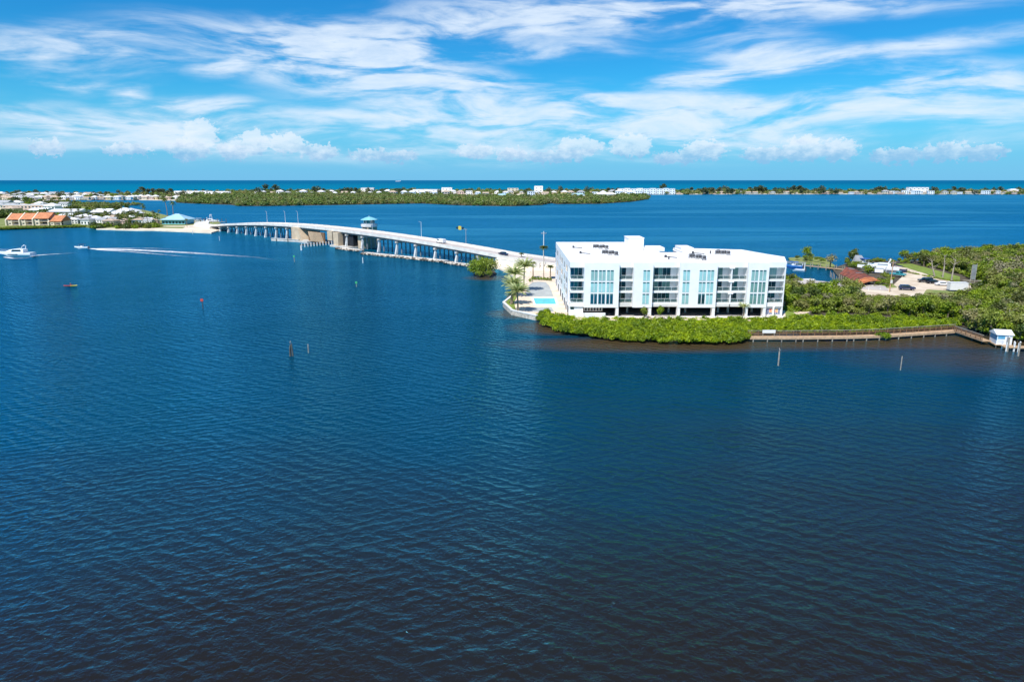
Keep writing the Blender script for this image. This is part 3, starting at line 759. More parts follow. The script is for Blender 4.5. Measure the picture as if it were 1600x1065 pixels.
# ------------------------------------------------------------------ vehicles
def car_meshes(kind):
    L_, W_, H_ = {'sedan':(4.7,1.8,1.4),'suv':(4.8,1.9,1.75),'van':(5.6,2.0,2.1),'pickup':(5.5,1.95,1.85)}[kind]
    prof = {'sedan':[(-1,.25),(-1,.62),(-.62,.7),(-.4,1),(.22,1),(.5,.68),(.97,.58),(1,.3)],
            'suv':[(-1,.25),(-1,.62),(-.93,.68),(-.82,1),(.2,1),(.45,.66),(.97,.6),(1,.3)],
            'van':[(-1,.2),(-1,.9),(-.96,1),(.45,1),(.7,.62),(.98,.5),(1,.25)],
            'pickup':[(-1,.25),(-1,.55),(-.12,.55),(-.08,1),(.3,1),(.48,.62),(.97,.57),(1,.3)]}[kind]
    body = MB(); ring = []
    for y, s_ in ((-1,.0),(-.86,1),(.86,1),(1,.0)):
        ring.append([(a*L_/2*(1 if abs(y)<.9 else .985), y*W_/2, (b*H_ if b<.66 else (b*H_ if abs(y)<.9 else b*H_*.93))) for a, b in prof])
    body.loft(ring)
    return body, L_, W_, H_
def car(label, paint, kind, loc, rz, group=None, tilt=0.0):
    body, L_, W_, H_ = car_meshes(kind)
    t = thing('van' if kind=='van' else ('pickup_truck' if kind=='pickup' else 'parked_car'), label, 'van' if kind=='van' else 'car', loc, rz, group)
    t.rotation_euler = (0, tilt, rz)
    part('body', body, paint, t)
    x0, x1 = {'sedan':(-.5,.3),'suv':(-.8,.28),'van':(.05,.5),'pickup':(-.05,.3)}[kind]
    for sgn in (-1,1):
        yy = sgn*(W_/2+.004)
        part('side_window', MB().box(x0*L_/2, x1*L_/2, yy-.03, yy+.03, H_*.66, H_*.90), 'glass_dark', t)
    part('windshield', MB().add([((x1+.02)*L_/2,-W_*.4,H_*.97),((x1+.02)*L_/2,W_*.4,H_*.97),((x1+.24)*L_/2,W_*.42,H_*.7),((x1+.24)*L_/2,-W_*.42,H_*.7)],[(0,3,2,1)]), 'glass_dark', t)
    for wx in (-.62,.62):
        for sgn in (-1,1):
            w = part('wheel', MB().tube((wx*L_/2,sgn*(W_/2-.12),.33),(wx*L_/2,sgn*(W_/2+.04),.33),.34,.34,12), 'black', t)
            part('rim', MB().tube((wx*L_/2,sgn*(W_/2+.03),.33),(wx*L_/2,sgn*(W_/2+.06),.33),.19,.19,8), 'metal_grey', w)
    for sgn in (-1,1): part('headlight', MB().box(L_/2-.03,L_/2+.02,sgn*W_*.36-.14,sgn*W_*.36+.14,H_*.42,H_*.5), 'metal_white', t)
    return t
be = math.atan2(EB.y, EB.x)
car('white van driving along the bridge deck below the yellow sign', 'car_white', 'van', bpt(243, 7.2, under(243)+1.47), be+math.pi, tilt=-0.02)
car('dark blue car leaving the bridge on the causeway side', 'car_navy', 'sedan', bpt(288, 5.2, under(288)+1.47), be, tilt=0.04)
bpq = bpt
def lotcar(label, paint, kind, x, y, rz, z=0.9): return car(label, paint, kind, P(x, y, z), rz)
lotcar('dark jeep with grey top parked by the utility pole', 'car_navy', 'suv', 1417, 453, R(-15))
lotcar('small black car parked at the grass edge, left of the black sedan', 'car_black', 'suv', 1446, 441, R(170))
lotcar('black sedan parked between the small black car and the white car', 'car_black', 'sedan', 1459, 443, R(-12))
lotcar('white car parked between the black sedan and the box trailer', 'car_white', 'sedan', 1473, 446, R(-14))
lotcar('teal pickup truck parked beside the big white boat', 'car_teal', 'pickup', 1403, 431, R(-60))
def trailer():
    p_ = P(1495, 455, 0.9); t = thing('box_trailer', 'white enclosed box trailer parked at the right end of the dirt lot', 'trailer', p_, R(-6))
    part('body', MB().box(-2.7,2.7,-1.1,1.1,.55,2.9), 'car_white', t)
    part('roof_panel', MB().box(-2.75,2.75,-1.15,1.15,2.9,2.98), 'metal_white', t)
    part('tongue', MB().tube((-2.7,-.6,.6),(-4.2,0,.55),.06,.05,5).tube((-2.7,.6,.6),(-4.2,0,.55),.06,.05,5), 'metal_dark', t)
    for wx in (.1,.95):
        for sg in (-1,1): part('wheel', MB().tube((wx,sg*1.0,.36),(wx,sg*1.16,.36),.36,.36,12), 'black', t)
    part('door', MB().box(2.7,2.74,-.95,.95,.65,2.8), 'metal_white', t)
trailer()

# ------------------------------------------------------------------ the white condominium building
YF = P(1226, 494, G0).y - 0.0        # plane of the front wall
KS = FPX/(YF*CP+(CAMH-8)*SP)
def fx(x): return (x-800)/KS
def fz(y): return height_at(0, YF, y)
ZR = fz(409.5)                         # top of parapet
print('facade Y', round(YF,1), 'top', round(ZR,2), 'left', round(fx(890),1), 'right', round(fx(1225.5),1))
condo = thing('condo_building', 'white four storey waterfront apartment building with flat roof and teal windows', 'apartment building')
XL, XR = fx(890), fx(1225.5)
DY = 1.1                                # window blocks stand this much proud of the balcony edges
floors = [(fz(418.2), fz(436.6)), (fz(439.6), fz(454.6)), (fz(457.6), fz(472.8))]
zbeam = fz(479)
blocks = [(912,966),(988.3,1018.3),(1059.5,1117.6),(1165.2,1197.2)]
bays = [(891,912),(966,988.3),(1018.3,1059.5),(1117.6,1140.8),(1142.6,1165.2),(1197.2,1225.5)]
pL, pR1, pR2 = P(863,378,ZR), P(981,381,ZR), P(1052,387,ZR)
n1, n2 = P(1006,386,ZR), P(1030,393,ZR)
b1, b2, b3 = P(1160,390,ZR), P(1200,397,ZR), P(1226,401,ZR)
YB = pL.y
foot = [(XL,YF+4.2),(XR,YF+4.2),(b3.x,b3.y),(b2.x,b2.y),(b1.x,b1.y),(pR2.x,pR2.y),(pR2.x,n2.y-2),(n2.x,n2.y-2),(n2.x,n2.y+6),(n1.x,n2.y+6),(n1.x,n1.y+2),(pR1.x,n1.y+4),(pR1.x,YB),(XL,YB)]
# upper mass (behind the balconies), with its parapet and roof
part('upper_wall', MB().prism(foot, zbeam, floors[0][0]+0.02), 'white_stucco', condo)
roof_poly = [(XL,YF+0.05),(XR,YF+0.05)]+foot[2:]
part('roof_slab', MB().prism(roof_poly, floors[0][0]+0.02, ZR-0.72), 'white_stucco', condo)
part('roof', MB().prism([(p[0]+(0.2 if p[0]<50 else -.2), p[1]+(0.2 if p[1]<YF+3 else -0.2)) for p in roof_poly], ZR-0.735, ZR-0.62), 'roof_membrane', condo)
pm = MB()
for i in range(len(roof_poly)):
    a = Vector(roof_poly[i]); b_ = Vector(roof_poly[(i+1)%len(roof_poly)]); dv = (b_-a); L_ = dv.length
    if L_ < .1: continue
    ax = dv.normalized(); nn = Vector((-ax.y, ax.x)); c = (a+b_)/2+nn*0.16
    pm.obox(c, ax, L_/2-0.004*i, 0.16, ZR-0.72, ZR-0.002*i)
part('parapet', pm, 'white_stucco', condo)
# ground-floor: back wall, floor, columns
part('garage_floor', MB().prism([(XL+.1,YF+0.3),(XR-.1,YF+0.3),(XR-.1,YF+24),(XL+.1,YF+24)], G0, G0+0.06), 'asphalt', condo)
part('garage_back_wall', MB().box(XL+9, XR-.3, YF+18, YF+18.4, G0+.06, zbeam-0.02), 'interior_shade', condo)  # garage gloom is put into this wall's colour
part('garage_ceiling', MB().box(XL+9, XR-.2, YF+1.2, YF+18, zbeam-0.12, zbeam-0.012), 'interior_shade', condo)
for x0, x1 in ((962.5,966.6),(1013.6,1017.8),(1059.2,1062.8),(1113.4,1117.4),(1164.8,1168.8),(1193,1197)):
    part('column', MB().box(fx(x0), fx(x1), YF-DY+.1, YF+0.75, G0, zbeam+0.03), 'white_stucco', condo)
for x0 in (985,1052,1079,1132,1187,1148):
    part('column', MB().box(fx(x0), fx(x0+2.8), YF+5, YF+5.5, G0, zbeam-.12), 'concrete_pale', condo)
part('curb', MB().box(fx(945), XR, YF-DY-.5, YF-DY+.05, G0-.1, G0+0.22), 'white_stucco', condo)
# left end of the ground floor
part('ground_wall', MB().box(XL, fx(912), YF+.3, YF+.7, G0, zbeam+0.02), 'white_stucco', condo)
part('ground_window', MB().box(fx(892), fx(897.5), YF+.24, YF+.3, fz(483.5), fz(477.5)), 'glass_dark', condo)
part('garden_wall', MB().box(fx(912.2), fx(945), YF-2.6, YF-2.2, G0-.6, fz(486)), 'white_stucco', condo)
part('garden_wall', MB().box(fx(897), fx(912), YF-1.6, YF-1.2, G0-.6, fz(487)), 'white_stucco', condo)
part('lattice_screen', MB().box(fx(914), fx(943), YF+.9, YF+1.0, fz(487), fz(479.6)), 'concrete_pale', condo)
for i in range(6):
    x0 = 915.5+i*4.6
    part('lattice_opening', MB().box(fx(x0), fx(x0+2.6), YF+.84, YF+.9, fz(486), fz(480.6)), 'interior_shade', condo)  # dark panel, the gap's shade painted on
# mural screen
mu = part('mural_screen', MB().box(fx(1198), fx(1223.8), YF+.5, YF+.6, G0, zbeam-.15), 'white_stucco', condo, 'white screen with a colourful orange and blue mural')
for r_ in range(3):
    for c_ in range(7):
        x0 = 1199+c_*3.5; yy = 483+r_*3.0
        mt = 'mural_blue'
        if 1204 < x0 < 1218 and r_ < 2: mt = rnd.choice(['mural_orange','mural_orange','mural_red','sign_yellow'])
        part('mural_tile', MB().box(fx(x0), fx(x0+2.9), YF+.46, YF+.5, fz(yy+2.1), fz(yy)), mt, mu)
part('side_wall', MB().box(XR-.28, XR, YF+.02, YF+4.3, G0, floors[0][0]+.03), 'white_stucco', condo)
part('ground_side_wall', MB().obox(((XR+b3.x)/2-.3,(YF+4+b3.y)/2), Vector((b3.x-XR, b3.y-YF-4)).normalized(), 10.5, .2, G0, zbeam), 'white_stucco', condo)

# window blocks
def window_group(xs, row, mat, split=True):
    """one window: white frame, panes side by side, dark transom at its top"""
    y0, y1 = [(421.2,437.4),(439.8,455.2),(457.8,473.5)][row]
    X0, X1 = fx(xs[0][0])-.07, fx(xs[-1][1])+.07; Z1, Z0 = fz(y0), fz(y1); Yw = YF-DY
    fr = MB()
    fr.box(X0, X1, Yw-.022, Yw+.02, Z0-.09, Z1+.09)
    w = part('window', fr, 'metal_white', condo)
    for (a, b_) in xs:
        p_ = part('pane', MB().box(fx(a), fx(b_), Yw-.05, Yw-.024, Z0, Z1-.36), mat, w)
        part('transom', MB().box(fx(a), fx(b_), Yw-.05, Yw-.024, Z1-.32, Z1), 'glass_teal', w)
    for i in range(len(xs)-1):
        part('mullion', MB().box(fx(xs[i][1])+.01, fx(xs[i+1][0])-.01, Yw-.075, Yw-.023, Z0, Z1), 'metal_white', w)
panes = {0:[[(922.2,926.8),(927.8,932.2)],[(934.4,938.8),(939.9,944.5)],[(946.8,951.2),(952.4,957)]], 1:[[(1003,1007.4),(1008.6,1013)]],
         2:[[(1064.6,1069),(1070.3,1074.7)],[(1089.7,1094.2),(1095.3,1099.8)],[(1102,1106.4),(1107.5,1112)]], 3:[[(1170.2,1174.8),(1175.9,1180.4)],[(1182.7,1187),(1188.3,1192.7)]]}
rowmat = {(0,0):'curtain_aqua',(0,1):'curtain_pale',(0,2):'glass_blue',(3,0):'curtain_aqua',(3,1):'curtain_green',(3,2):'curtain_green',(2,0):'curtain_pale'}
for bi, (x0, x1) in enumerate(blocks):
    part('window_block', MB().box(fx(x0)+.01, fx(x1)-.01, YF-DY, YF+4.25, zbeam-.02, ZR+.02), 'white_stucco', condo)
    for gi_, grp in enumerate(panes[bi]):
        for r_ in range(3):
            mt = rowmat.get((bi,r_), 'curtain_pale')
            if bi == 2 and gi_ == 1 and r_ == 2: mt = 'glass_dark'
            if bi == 2 and gi_ == 0 and r_ == 2: mt = 'curtain_aqua'
            window_group(grp, r_, mt)
# balconies
for k, (x0, x1) in enumerate(bays):
    X0, X1 = fx(x0)+.01, fx(x1)-.01
    for r_, (zt, zb) in enumerate(floors):
        wide = (x1-x0) > 30
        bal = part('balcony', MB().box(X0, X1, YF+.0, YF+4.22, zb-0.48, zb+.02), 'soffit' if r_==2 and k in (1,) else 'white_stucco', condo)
        # sliding doors at the back
        nd = 6 if wide else 3
        rs = random.Random(k*31+r_*7)
        dw = (X1-X0)*(0.92 if k!=5 else .7)/nd; xo = X0+(0 if k else .1)
        part('back_wall', MB().box(X0, X1, YF+2.55, YF+4.19, zb+.02, zt+.01), 'white_stucco', bal)
        for i in range(nd):
            if (k in (1,3,4) and i == nd-1) or (wide and i == nd-1): continue
            mt = rs.choice(['curtain_green','glass_dark','glass_teal','glass_dark','curtain_green'])
            if k == 0: mt = ['glass_blue','glass_teal','glass_dark'][i]
            if k == 5: mt = ['glass_teal','curtain_aqua' if r_==0 else 'glass_teal','glass_dark' if r_==1 else 'curtain_aqua'][(i+r_)%3] if r_!=1 else 'glass_dark'
            part('sliding_door', MB().box(xo+i*dw+.05, xo+(i+1)*dw-.05, YF+2.47, YF+2.55, zb+.08, zt-.25), mt, bal)
        if k == 0:
            part('rail_glass', MB().box(X0+.1, X1-.05, YF+.08, YF+.12, zb+.15, zb+.95), 'rail_glass', bal)
        rl = MB().box(X0, X1, YF+.06, YF+.13, zb+1.02, zb+1.09)
        part('handrail', rl, 'metal_white', bal)
        npk = 4 if wide else 2
        for i in range(npk+1):
            xx = X0+.05+(X1-X0-.1)*i/npk
            part('rail_post', MB().box(xx-.03, xx+.03, YF+.07, YF+.12, zb+.02, zb+1.02), 'metal_white', bal)
        for i in range(npk):
            xa = X0+.1+(X1-X0-.1)*i/npk
            if k: part('rail_glass', MB().box(xa, xa+(X1-X0-.1)/npk-.1, YF+.085, YF+.11, zb+.12, zb+.96), 'rail_glass', bal)
# small side walls inside the first bay and the divider fins between the twin bays
for r_, (zt, zb) in enumerate(floors):
    m_ = MB(); xa, xb = fx(1140.8), fx(1142.6)
    part('divider_fin', MB().box(xa, xb, YF-.1, YF+4.1, zb-.4, zt+.02), 'white_stucco', condo)
    part('fin_cap', MB().box(xa-.5, xb+.5, YF-.25, YF+.1, zt-.25, zt+.05), 'white_stucco', condo)
part('fascia', MB().box(XL, fx(912)+.0, YF-.02, YF+.06, zbeam-.0, floors[2][1]-.46), 'white_stucco', condo)
for k, (x0, x1) in enumerate(bays):
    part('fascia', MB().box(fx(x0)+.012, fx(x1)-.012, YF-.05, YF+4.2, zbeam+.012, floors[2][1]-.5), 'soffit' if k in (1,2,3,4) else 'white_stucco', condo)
# furniture on balconies: each a thing of its own
for (x0, fl, lb) in ((1128,1,'white table on the middle balcony right of the tall window blocks'),(1205,2,'left of two white chairs on the lowest balcony at the right end'),(1213,2,'right of two white chairs on the lowest balcony at the right end')):
    zt, zb = floors[fl]; X_ = fx(x0)
    if 'table' in lb:
        t = thing('balcony_table', lb, 'table', (X_, YF+1.4, zb+.02))
        part('tabletop', MB().cbox(0,0,.7,1.2,.9,.05), 'metal_white', t)
        for a in (-.5,.5):
            for b_ in (-.35,.35): part('leg', MB().cbox(a,b_,0,.06,.06,.7), 'metal_white', t)
    else:
        t = thing('lounge_chair', lb, 'chair', (X_, YF+1.2, zb+.02))
        part('seat', MB().cbox(0,0,.35,.8,.8,.15), 'metal_white', t); part('backrest', MB().cbox(0,.38,.5,.8,.12,.55), 'metal_white', t)
        for a in (-.34,.34):
            for b_ in (-.34,.34): part('leg', MB().cbox(a,b_,0,.06,.06,.35), 'metal_white', t)
# left side wall: windows and ground floor openings
for r_, zc in enumerate([(f[0]+f[1])/2+.2 for f in floors]):
    for i, yy in enumerate([YF+8, YF+17, YF+26, YF+35, YF+46, YF+56]):
        if i % 2: w, h = 2.4, 1.7
        else: w, h = 4.6, 1.6
        wd = part('side_window', MB().box(XL-.05, XL+.01, yy, yy+w, zc-h/2, zc+h/2), 'metal_grey' if (i+r_)%3 == 1 else 'glass_dark', condo)
        part('sill', MB().box(XL-.14, XL-.0, yy-.1, yy+w+.1, zc-h/2-.12, zc-h/2-.003), 'white_stucco', wd)
glx = []
part('ground_left_wall', MB().box(XL, XL+.3, YF+.7, YB, G0, zbeam), 'white_stucco', condo)
for i, yy in enumerate([YF+3.0, YF+9, YF+15.5, YF+23, YF+31, YF+41, YF+52]):
    dr = part('garage_opening', MB().box(XL-.04, XL+.02, yy, yy+3.0, G0+.05, zbeam-.25), 'interior_shade', condo)  # flat dark panel on the wall, shade of the opening as colour
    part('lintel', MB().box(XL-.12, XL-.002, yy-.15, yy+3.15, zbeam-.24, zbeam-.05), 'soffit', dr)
# roof tower
tw_a, tw_b = P(981,388,ZR), P(1005,388,ZR)
tower = part('stair_tower', MB().box(tw_a.x, tw_b.x-.1, tw_a.y-1, tw_a.y+7, ZR-.6, ZR+3.1), 'white_stucco', condo)
part('tower_cap', MB().box(tw_a.x-.15, tw_b.x+.05, tw_a.y-1.15, tw_a.y+7.15, ZR+3.1, ZR+3.3), 'white_stucco', tower)
part('low_bulkhead', MB().box(tw_b.x+.2, tw_b.x+6, tw_a.y-3, tw_a.y+4, ZR-.6, ZR+.5), 'white_stucco', condo)
part('low_bulkhead', MB().box(pR2.x+.3, pR2.x+4, pR2.y-9, pR2.y-1, ZR-.6, ZR+.9), 'white_stucco', condo)
# rooftop air conditioners
def ac_proto():
    t = thing('air_conditioner', 'grey rooftop air conditioner at the left end of the rear left row', 'air conditioner', (0,0,0), 0, 'air conditioners on the condominium roof')
    part('casing', MB().box(-.5,.5,-.5,.5,.25,1.15), 'metal_grey', t)
    part('fan_grille', MB().tube((0,0,1.15),(0,0,1.24),.42,.40,12), 'metal_dark', t)
    for a in (-.42,.42): part('rail', MB().box(a-.06,a+.06,-.55,.55,0,.25), 'metal_dark', t)
    part('louver_panel', MB().box(-.44,.44,-.52,-.501,.35,1.05), 'metal_dark', t)
    return t
ac = ac_proto(); used = False
GR = [('rear left row',(929,388),(948,389)),('front left row',(943,397),(963,399)),('front right row',(1079,403),(1100,406)),('rear right row',(1120,397),(1138,398))]
ORD = ['first','second','third','fourth','fifth']
for gname, a, b_ in GR:
    A, Bv = P(*a, ZR-.6), P(*b_, ZR-.6)
    for i in range(5):
        q = A.lerp(Bv, i/4)+Vector((0, rnd.uniform(-.2,.2)+(1.2 if i%2 else 0), 0))
        lb = '%s grey air conditioner from the left in the %s on the white roof' % (ORD[i], gname)
        if not used: ac.location = q; ac['label'] = lb; used = True
        else: copy_thing(ac, q, rnd.uniform(-.05,.05), lb)
    m_ = MB(); 
    pp = thing('roof_pipes', 'thin pipe run on the white roof beside the %s of air conditioners' % gname, 'pipe', (0,0,0), 0, 'pipe runs on the condominium roof')
    part('pipe', MB().tube(A+Vector((-4,-1.2,.25)), Bv+Vector((4,-1.4,.25)), .07,.07,5), 'metal_grey', pp)
    part('pipe', MB().tube(A+Vector((-4,-1.2,.25)), A+Vector((-6.5,1.6,.25)), .12,.12,5), 'metal_dark', pp)
    part('pipe_box', MB().cbox(A.x-6.6, A.y+1.7, ZR-.6, .6,.6,.7), 'metal_dark', pp)
for x, y, lb in ((1045,405,'small dark roof vent left of the front right row of air conditioners'),(982,383,'small dark roof vent in front of the white stair tower'),(1110,396,'small dark roof vent left of the rear right row of air conditioners')):
    q = P(x, y, ZR-.6); t = thing('roof_vent', lb, 'vent', q)
    part('stack', MB().tube((0,0,0),(0,0,.7),.2,.2,8), 'metal_dark', t); part('cap', MB().tube((0,0,.7),(0,0,.9),.36,.2,8), 'metal_dark', t)

# ------------------------------------------------------------------ pool terrace
ov = img_poly([(823,454),(826,446),(832,441),(842,440),(853,441),(858,446),(862,455),(865,463.4),(820,463.4)], G0)
structure(part('driveway', MB().prism(ov, G0-.1, G0+.03), 'paving_grey'))
ov2 = img_poly([(822,480),(862,480),(866,487),(820,487)], G0)
structure(part('paved_patch', MB().prism(ov2, G0-.1, G0+.025), 'paving_grey'))
pool = thing('swimming_pool', 'turquoise rectangular swimming pool with white coping on the tan terrace', 'swimming pool')
pc = img_poly([(833.2,466.3),(866,466.3),(869,476),(837,476)], G0)
def inset(poly, t):
    c = Vector((sum(p[0] for p in poly)/4, sum(p[1] for p in poly)/4)); return [tuple(c+(Vector(p)-c)*(1+t/((Vector(p)-c).length))) for p in poly]
oc = inset(pc, 1.2)
cp_ = MB()
for i in range(4):
    a, b_, c_, d_ = pc[i], pc[(i+1)%4], oc[(i+1)%4], oc[i]
    cp_.add([(a[0],a[1],G0),(b_[0],b_[1],G0),(c_[0],c_[1],G0),(d_[0],d_[1],G0),(a[0],a[1],G0+.22),(b_[0],b_[1],G0+.22),(c_[0],c_[1],G0+.22),(d_[0],d_[1],G0+.22)],
            [(4,5,6,7),(0,1,5,4),(1,2,6,5),(2,3,7,6),(3,0,4,7)])
part('coping', cp_, 'coping', pool)
part('pool_water', MB().prism(pc, G0+.02, G0+.12), 'pool_water', pool)
# seawall with cap
sw = thing('seawall', 'pale concrete seawall with a flat cap round the pool terrace', 'seawall')
swp = [P(x,y,G0) for x,y in ((806,458),(787,473),(800,485),(838,493.5))]
for i in range(3):
    a, b_ = swp[i], swp[i+1]; ax = (b_-a).normalized(); c = (a+b_)/2; L_ = (b_-a).length/2
    part('wall_panel', MB().obox(c, ax, L_, .22+.002*i, -.8, G0+.02), 'rock', sw); part('cap', MB().obox(c, ax, L_+.3, .3+.003*i, G0+.05, G0+.33+.004*i), 'coping', sw)  # panels darker than the cap, its shadow put into their colour
lawn2 = img_poly([(803,460),(790,473),(801,483),(806,483.5),(803,472),(809,462)], G0)
structure(part('lawn', MB().prism(lawn2, G0-.3, G0+.06), 'lawn'))

# ------------------------------------------------------------------ vegetation meshes
mgr = [crown_mesh('mangrove_crown', 10+i, 2.3, 1.7, 620, .26, 13, 'leaf_mangrove', base=3.4) for i in range(5)]
mgd = [crown_mesh('mangrove_crown', 30+i, 2.2, 1.8, 620, .25, 12, 'leaf_dark', base=3.4) for i in range(2)]
mgo = [crown_mesh('mangrove_crown', 40+i, 2.2, 1.6, 430, .23, 14, 'leaf_olive', base=3.2) for i in range(3)]
lim = [crown_mesh('lime_bush', 50+i, 1.5, 1.05, 420, .19, 9, 'leaf_lime', base=1.0) for i in range(5)]
und = [crown_mesh('understory', 60+i, 1.7, 1.0, 240, .25, 9, 'leaf_mangrove', base=.9) for i in range(3)]
farm = [crown_mesh('far_crown', 70+i, 5.0, 2.9, 240, .8, 10, 'leaf_far', base=2.6) for i in range(5)]
faro = [crown_mesh('far_crown_olive', 80+i, 4.6, 2.6, 150, .75, 10, 'leaf_olive', base=2.6) for i in range(2)]
fard = [crown_mesh('far_crown_dark', 90+i, 5.0, 4.0, 220, .8, 10, 'leaf_pine', base=4.0) for i in range(3)]
pine = [crown_mesh('pine_crown', 100+i, 3.2, 6.5, 420, .6, 12, 'leaf_pine', base=10, up=.2) for i in range(3)]
def trunk_mb(h, r=.13, rn=rnd, limbs=4):
    m_ = MB(); k = Vector((rn.uniform(-.4,.4), rn.uniform(-.4,.4), h*.55))
    m_.path([(0,0,-.2), k, (k.x*1.5, k.y*1.5, h)], [r*1.3, r*.8, r*.4], 6)
    for i in range(limbs):
        a = rn.uniform(0,6.28); z = h*rn.uniform(.35,.7); m_.tube((k.x*z/h, k.y*z/h, z), (math.cos(a)*h*.38, math.sin(a)*h*.38, z+h*.3), r*.5, r*.15, 5)
    for i in range(3):
        a = rn.uniform(0,6.28); m_.tube((0,0,.9), (math.cos(a)*.8, math.sin(a)*.8, -.3), r*.4, r*.3, 4)
    return m_
trk = [trunk_mb(3.6, .16).mesh('trunk', 'bark') for _ in range(3)]
def tree(name, label, cat, crowns, trunks, loc, s, rz, group=None, zs=1.0):
    t = thing(name, label, cat, loc, rz, group); t.scale = (s, s, s*zs)
    part('trunk', rnd.choice(trunks), None, t); part('crown', rnd.choice(crowns), None, t)
    return t

# mangrove hedge along the shore (bright lime) : uncountable mass
rn = random.Random(3)
hedge1 = img_poly([(836,496),(850,508),(880,520),(950,530),(1050,535),(1140,535),(1170,530),(1176,520),(1226,518),(1300,521),(1370,518),(1440,515),(1498,510),(1490,503),(1400,500),(1320,497),(1240,499),(1226,504),(945,505.5),(900,503),(870,497),(850,491)], .5)
pts = [(x, y, rn.uniform(.2,.5)) for x, y in scatter_pts(hedge1, 1.35, rn)]
low = img_poly([(900,498.5),(945,500.5),(1226,499.5),(1226,504),(945,505.5),(900,503)], .5)
scatter_gn('hedge_edge', [(x, y, .1) for x, y in scatter_pts(low, 1.1, rn)], lim, 15, .5, .85)
hedge = scatter_gn('mangrove_hedge', pts, lim, 5, .6, 1.2, (.6,1.1))
# thicket right of the building
thick = img_poly([(1226,489),(1240,491),(1320,489),(1400,494),(1500,501),(1512,512),(1545,522),(1600,532),(1760,560)], .5)+[(150,152),(260,170),(330,290)]+img_poly([(1600,398),(1500,404),(1430,410),(1405,409),(1470,420),(1505,430),(1540,445),(1545,462),(1500,468),(1440,468),(1395,466),(1340,464),(1330,458),(1290,455),(1240,452),(1226,452)], .5)
gap = img_poly([(1505,420),(1545,424),(1540,466),(1500,466)], .5)
back_t = img_poly([(1405,408),(1430,408),(1500,403),(1600,396),(1600,412),(1560,425),(1500,428),(1460,420)], .5)
rn = random.Random(11)
tp = scatter_pts(thick, 2.9, rn)
vis = [p for p in tp if p[0]/p[1] < 0.80]
vis.sort(key=lambda p: p[1])
near_set = vis[:250]; ns = set(near_set)
def clear_scale(x, y, s, hh=5.1):
    ix, iy = 800+FPX*x/(y*CP+CAMH*SP), 532.5-FPX*(y*SP-CAMH*CP)/(y*CP+CAMH*SP)
    lim_ = 432+max(0, ix-1232)*.6 if ix < 1258 else (443 if ix < 1340 else (463.5 if ix < 1503 else 380))
    if iy < 440 and ix > 1400: lim_ = 380
    if 1395 < ix < 1440 and iy < 425: return 0
    return min(s, (iy-lim_)/scale_at(y)/hh)
rest_p = [(x, y, .4) for x, y in tp if (x, y) not in ns and clear_scale(x, y, 1) > .8]
short_p = [(x, y, .4) for x, y in tp if (x, y) not in ns and .3 < clear_scale(x, y, 1) <= .8]
scatter_gn('low_thicket', short_p, und+mgo[:1], 16, .6, .9, (.6,.9))
scatter_gn('mangrove_thicket', [p for i, p in enumerate(rest_p)], mgr+mgo+mgd[:1], 6, .62, 1.3, (.65,1.25))
scatter_gn('mangrove_undergrowth', [(x, y, .4) for x, y in scatter_pts(thick, 2.3, random.Random(12)) if clear_scale(x, y, 1, 2.2) > .9], und, 8, .8, 1.3)
for i, (x, y) in enumerate(near_set):
    kind = rn.random(); cr = mgr if kind < .62 else (mgd if kind < .78 else mgo)
    side = 'green mangrove tree massed in the thicket behind the boardwalk'
    if cr is mgd: side = 'dark green mangrove tree massed in the thicket behind the boardwalk'
    s_ = clear_scale(x, y, rn.uniform(.6,1.2))
    if s_ < .3: continue
    if cr is mgo: side = 'sparse olive mangrove tree massed in the thicket behind the boardwalk'
    ix_ = 800+FPX*x/(y*CP+CAMH*SP)
    where, gw = (('between the building and the rusty shed','between the building and the shed') if ix_ < 1330 else (('below the sandy dirt lot','below the dirt lot') if ix_ < 1440 else (('between the trailer and the boardwalk bend','above the boardwalk bend') if ix_ < 1530 else ('above the white boathouse','above the boathouse'))))
    side = side.replace('massed in the thicket behind the boardwalk', 'in the thicket '+where)
    tree('mangrove_tree', side, 'tree', cr, trk, (x, y, .4), s_, rn.uniform(0,6.28), {id(mgr):'green mangrove trees ', id(mgd):'dark mangrove trees '}.get(id(cr), 'olive mangrove trees ')+gw, rn.uniform(.75,1.15))
# belt round the inlet and lot
belt = []
for poly, sp in ((img_poly([(1352,449),(1396,448),(1395,437),(1380,436),(1372,444)], .5), 2.5),
                 (img_poly([(1318,414),(1345,412),(1352,420),(1340,426),(1322,420)], .5), 3.0), (img_poly([(1240,406),(1262,405),(1290,409),(1300,416),(1280,413),(1250,409)], .5), 4.0),
                 (img_poly([(1330,409),(1420,409),(1440,412),(1400,415),(1340,415)], .5), 3.6)):
    belt += [(x, y, .5) for x, y in scatter_pts(poly, sp, rn)]
scatter_gn('inlet_thicket', belt, mgr+mgd, 9, .45, .75, (.6,1.0))
# undergrowth behind the mangrove hedge, planting on the causeway side
rn = random.Random(21)
bsh = crown_mesh('shrub_crown', 111, .75, .55, 260, .12, 7, 'leaf_mangrove', base=.5)
for i, (x, y) in enumerate([(833,436.5),(836.5,437),(841,437),(845,437.5),(855,438),(860,438.5),(829,440),(851,437.5)]):
    q = P(x, y, G0); t = tag(part('garden_shrub', bsh, None), 'small round shrub in the row behind the grey driveway', 'shrub', 'shrubs in a row behind the driveway'); t.location = q; t.scale = (1.2,1.2,1.3); t.rotation_euler = (0,0,i)
